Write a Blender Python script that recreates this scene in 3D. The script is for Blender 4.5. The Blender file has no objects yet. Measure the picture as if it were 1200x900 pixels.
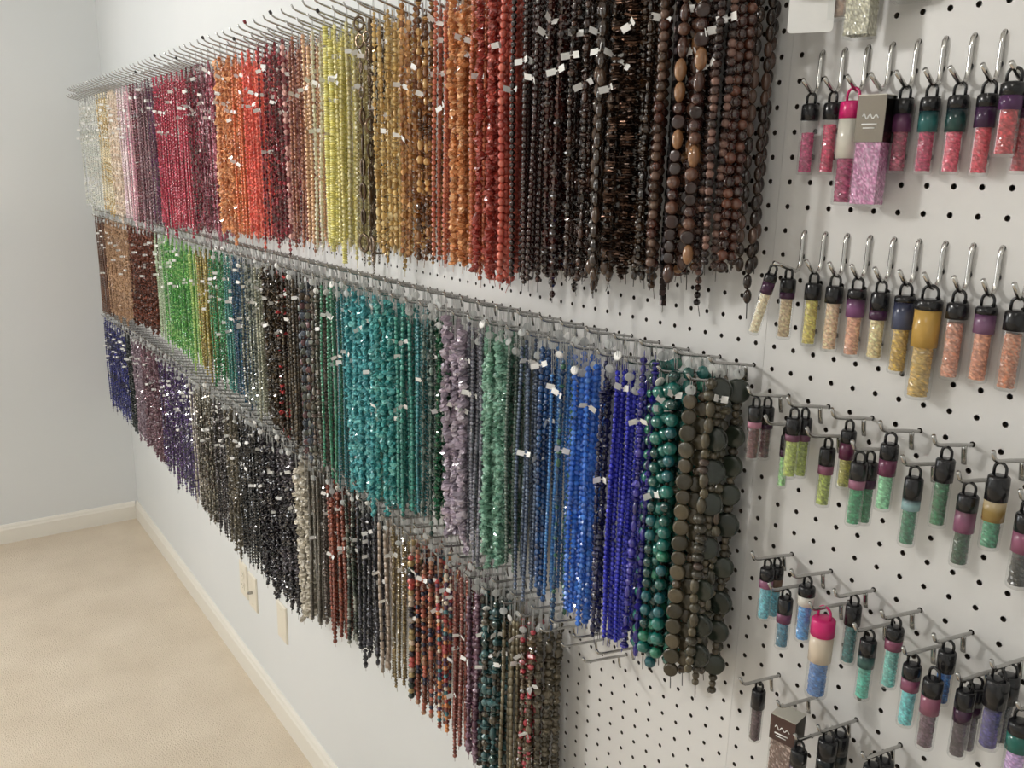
import bpy, math, random
import numpy as np
from mathutils import Matrix, Vector

# ------------------------------------------------------------------ units
S = 0.0254            # everything below is thought out in inches
ZF = 63.5             # height of the zero row of pegboard holes above the carpet
rng = random.Random(7)
nrg = np.random.default_rng(7)
scene = bpy.context.scene
COL = scene.collection

def W(x, y, z):
    return Vector((x * S, y * S, (z + ZF) * S))

# ------------------------------------------------------------------ camera
CAM = (23.7947, -30.8885, 1.1704)
FW = Vector((-0.7919, 0.5627, -0.2373)); RT = Vector((0.5747, 0.8180, 0.0220)); UP = Vector((-0.2065, 0.1190, 0.9712))
cam_data = bpy.data.cameras.new('camera')
cam_data.sensor_width = 36.0
cam_data.lens = 36.0 * 1018.8 / 1200.0
cam_data.clip_start = 0.02
cam = bpy.data.objects.new('camera', cam_data)
COL.objects.link(cam)
m = Matrix((RT, UP, -FW)).transposed().to_4x4()
m.translation = W(*CAM)
cam.matrix_world = m
scene.camera = cam

# ------------------------------------------------------------------ world, lamps, exposure
world = bpy.data.worlds.new('world'); scene.world = world
world.use_nodes = True
world.node_tree.nodes['Background'].inputs[0].default_value = (0.80, 0.86, 1.0, 1)
world.node_tree.nodes['Background'].inputs[1].default_value = 0.1
def lamp(name, loc, power, col, size):
    d = bpy.data.lights.new(name, 'POINT'); d.energy = power; d.color = col; d.shadow_soft_size = size * S
    o = bpy.data.objects.new(name, d); COL.objects.link(o); o.location = W(*loc)
    return o
lamp('ceiling_lamp_near', (22, -46, 28), 5.5, (1.0, 0.96, 0.90), 2.6)
lamp('ceiling_lamp_middle', (-62, -80, 30), 88, (1.0, 0.98, 0.94), 5.0)
win = bpy.data.lights.new('window_daylight', 'AREA'); win.shape = 'RECTANGLE'; win.size = 40 * S; win.size_y = 50 * S
win.energy = 19; win.color = (0.95, 0.98, 1.0)
wo = bpy.data.objects.new('window_daylight', win); COL.objects.link(wo)
wo.location = W(-139.5, -66, -4); wo.rotation_euler = (math.pi / 2, 0, -math.pi / 2)      # the window further along the far end wall
scene.view_settings.view_transform = 'Standard'
scene.view_settings.look = 'None'
scene.view_settings.gamma = 1.0
scene.view_settings.use_curve_mapping = False
scene.view_settings.exposure = 0.0

# ------------------------------------------------------------------ materials
def lin(h, g=1.0):
    h = h.lstrip('#')
    out = []
    for i in (0, 2, 4):
        c = int(h[i:i + 2], 16) / 255.0
        c = c / 12.92 if c <= 0.04045 else ((c + 0.055) / 1.055) ** 2.4
        out.append(min(c * g, 0.95))
    return tuple(out)

def principled(name, col, rough=0.5, metal=0.0, spec=0.5, coat=0.0, trans=0.0, alpha=1.0):
    mt = bpy.data.materials.new(name); mt.use_nodes = True
    b = mt.node_tree.nodes['Principled BSDF']
    b.inputs['Base Color'].default_value = (*col, 1)
    b.inputs['Roughness'].default_value = rough
    b.inputs['Metallic'].default_value = metal
    b.inputs['Specular IOR Level'].default_value = spec
    b.inputs['Coat Weight'].default_value = coat
    b.inputs['Transmission Weight'].default_value = trans
    b.inputs['Alpha'].default_value = alpha
    return mt

def add_noise(mt, c1, c2, scale, detail=4, bump=0.0, bump_scale=None, dist=0.002, stops=(0.35, 0.65)):
    nt = mt.node_tree; b = nt.nodes['Principled BSDF']
    tc = nt.nodes.new('ShaderNodeTexCoord')
    n = nt.nodes.new('ShaderNodeTexNoise'); n.inputs['Scale'].default_value = scale; n.inputs['Detail'].default_value = detail
    nt.links.new(tc.outputs['Object'], n.inputs['Vector'])
    r = nt.nodes.new('ShaderNodeValToRGB')
    r.color_ramp.elements[0].position = stops[0]; r.color_ramp.elements[0].color = (*c1, 1)
    r.color_ramp.elements[1].position = stops[1]; r.color_ramp.elements[1].color = (*c2, 1)
    nt.links.new(n.outputs['Fac'], r.inputs['Fac']); nt.links.new(r.outputs['Color'], b.inputs['Base Color'])
    if bump:
        n2 = nt.nodes.new('ShaderNodeTexNoise'); n2.inputs['Scale'].default_value = bump_scale or scale; n2.inputs['Detail'].default_value = 3
        nt.links.new(tc.outputs['Object'], n2.inputs['Vector'])
        bp = nt.nodes.new('ShaderNodeBump'); bp.inputs['Strength'].default_value = bump; bp.inputs['Distance'].default_value = dist
        nt.links.new(n2.outputs['Fac'], bp.inputs['Height']); nt.links.new(bp.outputs['Normal'], b.inputs['Normal'])
    return mt

def attr_mat(name, rough, metal=0.0, coat=0.0, trans=0.0, spec=0.5):
    mt = principled(name, (0.5, 0.5, 0.5), rough, metal, spec, coat, trans)
    nt = mt.node_tree; a = nt.nodes.new('ShaderNodeAttribute'); a.attribute_name = 'Col'
    nt.links.new(a.outputs['Color'], nt.nodes['Principled BSDF'].inputs['Base Color'])
    return mt

M = {}
M['wall'] = add_noise(principled('wall_paint', (0.66, 0.68, 0.69), 0.6), (0.70, 0.72, 0.725), (0.74, 0.755, 0.76), 1.2, bump=0.08, bump_scale=260, dist=0.0006)
M['ceiling'] = principled('ceiling_paint', (0.78, 0.78, 0.76), 0.8)
M['trim'] = principled('trim_paint', (0.80, 0.77, 0.70), 0.35)
M['board'] = add_noise(principled('pegboard_white', (0.76, 0.74, 0.71), 0.36), (0.69, 0.68, 0.665), (0.72, 0.71, 0.695), 3.0)
M['shaded_core'] = principled('shaded_hardboard_core', (0.045, 0.032, 0.022), 0.8)  # hardboard brown, with the shade inside the holes put into the colour
M['batten'] = principled('batten_wood', (0.34, 0.26, 0.17), 0.7)
M['steel'] = principled('zinc_steel', (0.46, 0.455, 0.44), 0.22, 1.0)
M['bright_steel'] = principled('bright_zinc', (0.62, 0.61, 0.59), 0.18, 1.0)
M['vinyl_dark'] = principled('dark_vinyl', (0.03, 0.025, 0.025), 0.4)
M['vinyl_red'] = principled('red_vinyl', (0.22, 0.02, 0.03), 0.4)
M['paper'] = principled('tag_paper', (0.88, 0.87, 0.85), 0.45)
M['pink_paper'] = principled('pink_tag_paper', (0.75, 0.25, 0.27), 0.5)
M['clear_tag'] = principled('clear_plastic_tag', (0.72, 0.74, 0.73), 0.15, alpha=0.5)
M['thread'] = principled('nylon_thread', (0.55, 0.56, 0.55), 0.35, alpha=0.7)
M['cream'] = principled('cream_plastic', (0.76, 0.71, 0.60), 0.35)
M['slot'] = principled('dark_slot', (0.05, 0.045, 0.04), 0.5)
M['black'] = principled('black_plastic', (0.012, 0.012, 0.014), 0.22)
M['hotpink'] = principled('hot_pink_plastic', (0.62, 0.02, 0.16), 0.25)
M['card'] = principled('white_card', (0.90, 0.90, 0.89), 0.4)
M['gloss'] = attr_mat('glossy_bead', 0.07, spec=1.0)
M['glass'] = attr_mat('glass_bead', 0.05, trans=0.18, spec=0.9)
M['pearl'] = attr_mat('pearl_bead', 0.18, metal=0.25, coat=0.5)
M['metal'] = attr_mat('metal_bead', 0.22, metal=0.75)
M['stone'] = attr_mat('stone_bead', 0.16, spec=0.7)
M['fill'] = attr_mat('seed_bead_fill', 0.20, spec=0.8)
M['print'] = attr_mat('printed_band', 0.20)
# thin clear plastic for vials and boxes: a mirror-like skin over see-through walls
mt = bpy.data.materials.new('clear_plastic'); mt.use_nodes = True
nt = mt.node_tree; nt.nodes.remove(nt.nodes['Principled BSDF'])
tr = nt.nodes.new('ShaderNodeBsdfTransparent'); tr.inputs[0].default_value = (0.985, 0.99, 0.99, 1)
gl = nt.nodes.new('ShaderNodeBsdfGlossy'); gl.inputs['Roughness'].default_value = 0.06
lw = nt.nodes.new('ShaderNodeLayerWeight'); lw.inputs['Blend'].default_value = 0.22
fr = nt.nodes.new('ShaderNodeMath'); fr.operation = 'MULTIPLY_ADD'; fr.inputs[1].default_value = 0.42; fr.inputs[2].default_value = 0.025
nt.links.new(lw.outputs['Facing'], fr.inputs[0])
mx = nt.nodes.new('ShaderNodeMixShader')
nt.links.new(fr.outputs[0], mx.inputs[0]); nt.links.new(tr.outputs[0], mx.inputs[1]); nt.links.new(gl.outputs[0], mx.inputs[2])
df = nt.nodes.new('ShaderNodeBsdfDiffuse'); df.inputs[0].default_value = (0.85, 0.87, 0.87, 1)
mx2 = nt.nodes.new('ShaderNodeMixShader'); mx2.inputs[0].default_value = 0.045
nt.links.new(mx.outputs[0], mx2.inputs[1]); nt.links.new(df.outputs[0], mx2.inputs[2])
nt.links.new(mx2.outputs[0], nt.nodes['Material Output'].inputs[0])
M['clear'] = mt
# carpet
mt = principled('beige_carpet', (0.5, 0.42, 0.32), 0.95, spec=0.1)
add_noise(mt, lin('dccdb8'), lin('e8dac6'), 5.5, detail=7, bump=0.9, bump_scale=230, dist=0.006, stops=(0.3, 0.72))
M['carpet'] = mt

# ------------------------------------------------------------------ mesh helpers (local inches -> metres)
def make_mesh(name, verts, faces, mat, cols=None, smooth=True, midx=None):
    """verts (n,3) in inches, faces: (m,3) int array or list of polygons."""
    me = bpy.data.meshes.new(name)
    v = np.asarray(verts, dtype=np.float32) * S
    if isinstance(faces, np.ndarray):
        k = faces.shape[1]; mfc = faces.shape[0]
        me.vertices.add(len(v)); me.vertices.foreach_set('co', v.ravel())
        me.loops.add(mfc * k); me.loops.foreach_set('vertex_index', faces.astype(np.int32).ravel())
        me.polygons.add(mfc); me.polygons.foreach_set('loop_start', np.arange(0, mfc * k, k, dtype=np.int32))
        me.polygons.foreach_set('loop_total', np.full(mfc, k, dtype=np.int32))
    else:
        me.from_pydata([tuple(p) for p in v], [], faces)
    mats = mat if isinstance(mat, (list, tuple)) else [mat]
    for q in mats: me.materials.append(q)
    n = len(me.polygons)
    if midx is not None: me.polygons.foreach_set('material_index', np.asarray(midx, dtype=np.int32))
    sm = np.asarray(smooth, dtype=bool) if not isinstance(smooth, bool) else np.full(n, smooth, dtype=bool)
    me.polygons.foreach_set('use_smooth', sm)
    me.update(calc_edges=True)
    if cols is not None:
        a = me.attributes.new('Col', 'FLOAT_COLOR', 'POINT')
        c = np.ones((len(v), 4), dtype=np.float32); c[:, :3] = cols
        a.data.foreach_set('color', c.ravel())
    me.validate()
    return me

def link(name, me, parent=None, loc=None, rot=None):
    o = bpy.data.objects.new(name, me); COL.objects.link(o)
    if parent is not None: o.parent = parent
    if loc is not None: o.location = loc
    if rot is not None: o.rotation_euler = rot
    return o

def tag(o, label, cat, group=None):
    o['label'] = label; o['category'] = cat
    if group: o['group'] = group
    return o

class MB:
    """collects polygons of one part"""
    def __init__(s): s.v = []; s.f = []; s.c = []
    def add(s, v, f, col=None):
        b = len(s.v); s.v += [tuple(p) for p in v]; s.f += [tuple(int(i) + b for i in q) for q in f]
        s.c += [col or (0.5, 0.5, 0.5)] * len(v)
    def box(s, a, b, col=None):
        x0, y0, z0 = a; x1, y1, z1 = b
        v = [(x0, y0, z0), (x1, y0, z0), (x1, y1, z0), (x0, y1, z0), (x0, y0, z1), (x1, y0, z1), (x1, y1, z1), (x0, y1, z1)]
        s.add(v, [(0, 3, 2, 1), (4, 5, 6, 7), (0, 1, 5, 4), (1, 2, 6, 5), (2, 3, 7, 6), (3, 0, 4, 7)], col)
    def tube(s, path, r, n=8, col=None, caps=True, sx=1.0):
        v, f = sweep(path, r, n, caps, sx); s.add(v, f, col)
    def lathe(s, prof, n=16, col=None, cx=0, cy=0):
        """prof: list of (r,z) top to bottom"""
        v = []; f = []
        for (r, z) in prof:
            for k in range(n):
                a = 2 * math.pi * k / n; v.append((cx + r * math.cos(a), cy + r * math.sin(a), z))
        for i in range(len(prof) - 1):
            for k in range(n):
                k2 = (k + 1) % n
                f.append((i * n + k, (i + 1) * n + k, (i + 1) * n + k2, i * n + k2))
        f.append(tuple(range(n - 1, -1, -1)) if prof[0][1] < prof[-1][1] else tuple(range(n)))
        b = (len(prof) - 1) * n
        f.append(tuple(range(b + n - 1, b - 1, -1)))
        s.add(v, f, col)
    def build(s, name, mat, parent=None, smooth=True, colors=False, loc=None, rot=None):
        me = make_mesh(name, s.v, s.f, mat, np.array(s.c) if colors else None, smooth)
        return link(name, me, parent, loc, rot)
    def mesh(s, name, mat, smooth=True, colors=False):
        return make_mesh(name, s.v, s.f, mat, np.array(s.c) if colors else None, smooth)

def sweep(path, r, n=8, caps=True, sx=1.0):
    P = [Vector(p) for p in path]; v = []; f = []
    nrm = None
    for i, p in enumerate(P):
        t = (P[min(i + 1, len(P) - 1)] - P[max(i - 1, 0)]).normalized()
        if nrm is None:
            a = Vector((1, 0, 0)) if abs(t.x) < 0.9 else Vector((0, 1, 0))
            nrm = (a - t * a.dot(t)).normalized()
        else:
            nrm = (nrm - t * nrm.dot(t)).normalized()
        bn = t.cross(nrm)
        rr = r[i] if isinstance(r, (list, tuple)) else r
        for k in range(n):
            a = 2 * math.pi * k / n
            v.append(p + nrm * (math.cos(a) * rr * sx) + bn * (math.sin(a) * rr))
    for i in range(len(P) - 1):
        for k in range(n):
            k2 = (k + 1) % n
            f.append((i * n + k, i * n + k2, (i + 1) * n + k2, (i + 1) * n + k))
    if caps:
        f.append(tuple(range(n - 1, -1, -1))); b = (len(P) - 1) * n; f.append(tuple(range(b, b + n)))
    return v, f

def arc(c, r, a0, a1, n, plane='yz'):
    out = []
    for i in range(n + 1):
        a = math.radians(a0 + (a1 - a0) * i / n)
        if plane == 'yz': out.append((c[0], c[1] + r * math.cos(a), c[2] + r * math.sin(a)))
        else: out.append((c[0] + r * math.cos(a), c[1], c[2] + r * math.sin(a)))
    return out

ONES = ['', 'first', 'second', 'third', 'fourth', 'fifth', 'sixth', 'seventh', 'eighth', 'ninth', 'tenth', 'eleventh', 'twelfth',
        'thirteenth', 'fourteenth', 'fifteenth', 'sixteenth', 'seventeenth', 'eighteenth', 'nineteenth']
TENS = ['', '', 'twenty', 'thirty', 'forty', 'fifty', 'sixty', 'seventy', 'eighty', 'ninety']
def ordinal(n):
    if n < 20: return ONES[n]
    if n >= 100:
        return 'hundredth' if n == 100 else 'hundred-and-' + ordinal(n - 100)
    if n % 10 == 0: return TENS[n // 10][:-1] + 'ieth'
    return TENS[n // 10] + '-' + ONES[n % 10]

# ------------------------------------------------------------------ the room
XC, XR, YW, YB, ZT = -141.0, 64.0, 0.8, -150.0, 34.0     # corner, right wall, pegboard wall plane, back wall, ceiling
def struct(name, a, b, mat):
    mb = MB(); mb.box(a, b)
    o = mb.build(name, mat, smooth=False, loc=W(0, 0, 0)); o['kind'] = 'structure'
    return o
fl = struct('floor', (XC - 4, YB - 4, -ZF - 3), (XR + 4, YW + 4, -ZF), M['carpet'])
struct('ceiling', (XC - 4, YB - 4, ZT), (XR + 4, YW + 4, ZT + 3), M['ceiling'])
struct('wall_right', (XC - 4, YW, -ZF), (XR, YW + 4, ZT), M['wall'])
struct('wall_left', (XC - 4, YB, -ZF), (XC, YW, ZT), M['wall'])
struct('wall_back', (XC - 4, YB - 4, -ZF), (XR, YB, ZT), M['wall'])
struct('wall_near', (XR, YB - 4, -ZF), (XR + 4, YW + 4, ZT), M['wall'])
def baseboard(name, p0, p1, nrm):
    prof = [(0, 0), (0.55, 0), (0.55, 2.5), (0.42, 2.75), (0.36, 3.05), (0.2, 3.3), (0, 3.35)]
    v = []; f = []; k = len(prof)
    for p in (p0, p1):
        for (d, z) in prof: v.append((p[0] + nrm[0] * d, p[1] + nrm[1] * d, -ZF + z))
    for i in range(k): f.append((i, (i + 1) % k, k + (i + 1) % k, k + i))
    f.append(tuple(range(k - 1, -1, -1))); f.append(tuple(range(k, 2 * k)))
    mb = MB(); mb.add(v, f); o = mb.build(name, M['trim'], smooth=False, loc=W(0, 0, 0)); o['kind'] = 'structure'
baseboard('baseboard_right', (XC, YW), (XR, YW), (0, -1))
baseboard('baseboard_left', (XC, YB), (XC, YW - 0.55), (1, 0))
struct('trim_1', (-140.4, 0.24, -36.3), (XR - 2, YW, -35.4), M['batten'])
struct('trim_2', (-140.4, 0.24, 10.3), (XR - 2, YW, 11.3), M['batten'])

# ------------------------------------------------------------------ pegboard panels with real holes
def pegboard_mesh(nx, nz):
    hr, th = 0.112, 0.24
    sq = [(0.5, 0), (0.5, 0.5), (0, 0.5), (-0.5, 0.5), (-0.5, 0), (-0.5, -0.5), (0, -0.5), (0.5, -0.5)]
    oc = [(hr * math.cos(math.pi / 4 * k), hr * math.sin(math.pi / 4 * k)) for k in range(8)]
    g = 0.008
    base = [(x, 0.0, z) for x, z in sq] + [(x, 0.0, z) for x, z in oc] + [(x, th, z) for x, z in oc]
    base = np.array(base)
    fc = []
    for k in range(8):
        k2 = (k + 1) % 8
        fc.append((k, 8 + k, 8 + k2, k2)); fc.append((8 + k, 16 + k, 16 + k2, 8 + k2))
    fc = np.array(fc)[:, ::-1]
    cx = np.arange(nx); cz = -np.arange(nz)
    off = np.array([(x, 0, z) for x in cx for z in cz], dtype=float)
    V = (base[None] + off[:, None]).reshape(-1, 3)
    # keep a hairline joint at the panel borders
    V[:, 0] = np.clip(V[:, 0], -0.5 + g, nx - 0.5 - g)
    F = (fc[None] + (np.arange(len(off)) * 24)[:, None, None]).reshape(-1, 4)
    x0, x1, z1, z0 = -0.5 + g, nx - 0.5 - g, 0.5, -(nz - 1) - 0.5
    e = np.array([(x0, 0, z0), (x1, 0, z0), (x1, 0, z1), (x0, 0, z1), (x0, th, z0), (x1, th, z0), (x1, th, z1), (x0, th, z1)])
    ef = np.array([(0, 1, 5, 4), (1, 2, 6, 5), (2, 3, 7, 6), (3, 0, 4, 7)]) + len(V)
    mi = np.concatenate([np.tile([0, 1], 8 * len(off)), np.zeros(4, int)])
    return make_mesh('pegboard', np.vstack([V, e]), np.vstack([F, ef]), [M['board'], M['shaded_core']], smooth=False, midx=mi)
pm = pegboard_mesh(48, 48)
SCREW = MB(); SCREW.lathe([(0.02, 0.09), (0.1, 0.08), (0.17, 0.03), (0.18, 0.0)], 12)
screw_me = SCREW.mesh('screw', M['cream'])
def panel(x0, me, label, screws):
    o = link('pegboard', me, loc=W(x0, 0, 11)); tag(o, label, 'pegboard')
    for (sx, sz) in screws:
        link('screw', screw_me, o, Vector(((sx - x0) * S, 0.0, (sz - 11) * S)), (math.pi / 2, 0, 0))
panel(0, pm, 'white pegboard panel at right, behind the small bead tubes', [(30, -30)])
panel(-48, pm, 'white pegboard panel behind the blue, teal and brown bead strands, left of seam', [(-3.5, -31.5), (-24, -35.6)])
panel(-96, pm, 'white pegboard panel behind the yellow and red bead strands, middle of wall', [])
panel(-140, pegboard_mesh(44, 48), 'white pegboard panel nearest the far corner, behind the clear and purple bead strands', [])

# ------------------------------------------------------------------ wall plates low on the wall
def plate(x, z, label, kind):
    r = bpy.data.objects.new('wall_plate', None); COL.objects.link(r); r.location = W(x, YW, z); tag(r, label, 'wall plate')
    w, h = 1.4, 2.3
    mb = MB()
    v = []
    for (ix, y) in ((0, 0), (0.0, -0.12), (0.12, -0.24)):
        v += [(-w + ix, y, -h + ix), (w - ix, y, -h + ix), (w - ix, y, h - ix), (-w + ix, y, h - ix)]
    f = []
    for k in range(2):
        for i in range(4):
            j = (i + 1) % 4; f.append((4 * k + i, 4 * k + j, 4 * k + 4 + j, 4 * k + 4 + i))
    f.append((8, 9, 10, 11))
    mb.add(v, f); mb.build('plate', M['cream'], r, smooth=False)
    if kind == 'outlet':
        for s in (-0.8, 0.8):
            q = MB(); q.box((-0.55, -0.30, s - 0.5), (0.55, -0.23, s + 0.5)); so = q.build('socket', M['cream'], r, smooth=False)
            q = MB(); q.box((-0.28, -0.31, s - 0.05), (-0.2, -0.29, s + 0.25)); q.box((0.2, -0.31, s - 0.05), (0.28, -0.29, s + 0.25)); q.box((-0.06, -0.31, s - 0.32), (0.06, -0.29, s - 0.2))
            q.build('slot', M['slot'], so, smooth=False)
    elif kind == 'jack':
        q = MB(); q.lathe([(0.18, 0.55), (0.2, 0.5), (0.22, 0.0)], 12); o = q.build('jack', M['steel'], r, loc=Vector((0, -0.23 * S, 0)), rot=(math.pi / 2, 0, 0))
    for s in ((-1.6, 1.6) if kind != 'outlet' else (0,)):
        link('screw', screw_me, r, Vector((0, -0.24 * S, s * S)), (math.pi / 2, 0, 0)).scale = (0.7, 0.7, 0.7)
plate(-78.9, -50.3, 'cream outlet plate low on the wall, leftmost of three plates', 'outlet')
plate(-75.5, -50.6, 'cream wall plate with a small dark jack, middle of the three', 'jack')
plate(-65.4, -50.0, 'cream blank wall plate under the pale grey strands, rightmost of three', 'blank')

# ------------------------------------------------------------------ pegboard hooks
def hook_meshes(L, tilt, rise, name='pegboard_hook'):
    t = math.tan(math.radians(tilt))
    def bend(a): return (0, -L - 0.42 * math.sin(a), L * t + rise * (1 - math.cos(a)))
    path = [(0, 0.2, 0.05), (0, 0.0, 0.0), (0, -0.18, -0.01), (0, -0.5, 0.5 * t * 0.8), (0, -L * 0.5, L * 0.5 * t), (0, -L + 0.25, (L - 0.25) * t), (0, -L, L * t + 0.02), (0, -L - 0.18, L * t + rise * 0.3), (0, -L - 0.36, L * t + rise)]
    mb = MB(); mb.tube(path, 0.075, 7)
    leg = MB(); leg.tube([(0, -0.56, 0.5 * t), (0, -0.54, -0.10), (0, -0.50, -0.35), (0, -0.42, -0.66)], 0.05, 6, sx=2.1)
    return mb.mesh(name, M['steel']), leg.mesh('locking_leg', M['steel'])
HK1 = hook_meshes(4.9, 14, 0.36)
HK2 = hook_meshes(2.75, 8.5, 0.32)
HKR = hook_meshes(2.4, 8.5, 0.42)
capm = MB(); capm.lathe([(0.06, 0.14), (0.13, 0.1), (0.13, -0.12), (0.05, -0.18)], 10)
cap_dark = capm.mesh('end_cap', M['vinyl_dark']); cap_red = capm.mesh('end_cap', M['vinyl_red'])
stuff_hooks = []           # (mesh, x, z)
def hook(me2, x, z, label, group=None, cap=None, L=4.9, tilt=14, rise=0.36, yaw=0.0):
    o = link('pegboard_hook', me2[0], loc=W(x, 0, z), rot=(0, 0, yaw))
    tag(o, label, 'hook', group)
    link('locking_leg', me2[1], o)
    if cap is not None:
        link('end_cap', cap, o, Vector((0, (-L - 0.36) * S, (L * math.tan(math.radians(tilt)) + rise) * S)), (0.5, 0, 0))
    return o

# ------------------------------------------------------------------ bead templates
def sph(nu, nv):
    v = [(0, 0, 1)]
    for i in range(1, nv):
        a = math.pi * i / nv
        for k in range(nu):
            b = 2 * math.pi * (k + 0.5 * (i % 2)) / nu
            v.append((math.sin(a) * math.cos(b), math.sin(a) * math.sin(b), math.cos(a)))
    v.append((0, 0, -1)); n = len(v) - 1
    f = []
    for k in range(nu):
        f.append((0, 1 + k, 1 + (k + 1) % nu))
    for i in range(nv - 2):
        for k in range(nu):
            a = 1 + i * nu + k; b = 1 + i * nu + (k + 1) % nu; f.append((a, a + nu, b)); f.append((b, a + nu, b + nu))
    for k in range(nu):
        f.append((n, 1 + (nv - 2) * nu + (k + 1) % nu, 1 + (nv - 2) * nu + k))
    return np.array(v), np.array(f)
def prof(pts, nu):
    v = [(0, 0, pts[0][1])]
    for (r, z) in pts:
        for k in range(nu):
            b = 2 * math.pi * k / nu; v.append((r * math.cos(b), r * math.sin(b), z))
    v.append((0, 0, pts[-1][1])); n = len(v) - 1; f = []
    for k in range(nu): f.append((0, 1 + k, 1 + (k + 1) % nu))
    for i in range(len(pts) - 1):
        for k in range(nu):
            a = 1 + i * nu + k; b = 1 + i * nu + (k + 1) % nu; f.append((a, a + nu, b)); f.append((b, a + nu, b + nu))
    for k in range(nu): f.append((n, 1 + (len(pts) - 1) * nu + (k + 1) % nu, 1 + (len(pts) - 1) * nu + k))
    return np.array(v), np.array(f)
def torus(nu, nv, r):
    v = []; f = []
    for i in range(nu):
        a = 2 * math.pi * i / nu
        for k in range(nv):
            b = 2 * math.pi * k / nv
            v.append(((1 - r + r * math.cos(b)) * math.cos(a), r * math.sin(b), (1 - r + r * math.cos(b)) * math.sin(a)))
    for i in range(nu):
        for k in range(nv):
            a = i * nv + k; b = i * nv + (k + 1) % nv; c = ((i + 1) % nu) * nv + k; d = ((i + 1) % nu) * nv + (k + 1) % nv
            f.append((a, c, b)); f.append((b, c, d))
    return np.array(v), np.array(f)
T = {}
for q, (nu, nv) in enumerate(((5, 3), (6, 4), (8, 6), (14, 10))):
    T['round', q] = sph(nu, nv)
    n2 = (5, 6, 8, 14)[q]
    T['disc', q] = prof([(0.75, 0.9), (1.0, 0.35), (1.0, -0.35), (0.75, -0.9)] if q else [(0.9, 0.8), (0.9, -0.8)], n2)
    T['tube', q] = prof([(1, 0.95), (1, -0.95)], n2)
    T['facet', q] = prof([(0.45, 0.95), (1.0, 0.2), (1.0, -0.2), (0.45, -0.95)] if q else [(0.3, 0.95), (1, 0), (0.3, -0.95)], (4, 5, 6, 8)[q])
    T['cube', q] = prof([(1.1, 0.85), (1.1, -0.85)], 4)
    T['ring', q] = torus((6, 8, 12, 16)[q], (3, 4, 5, 6)[q], 0.18)

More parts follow.
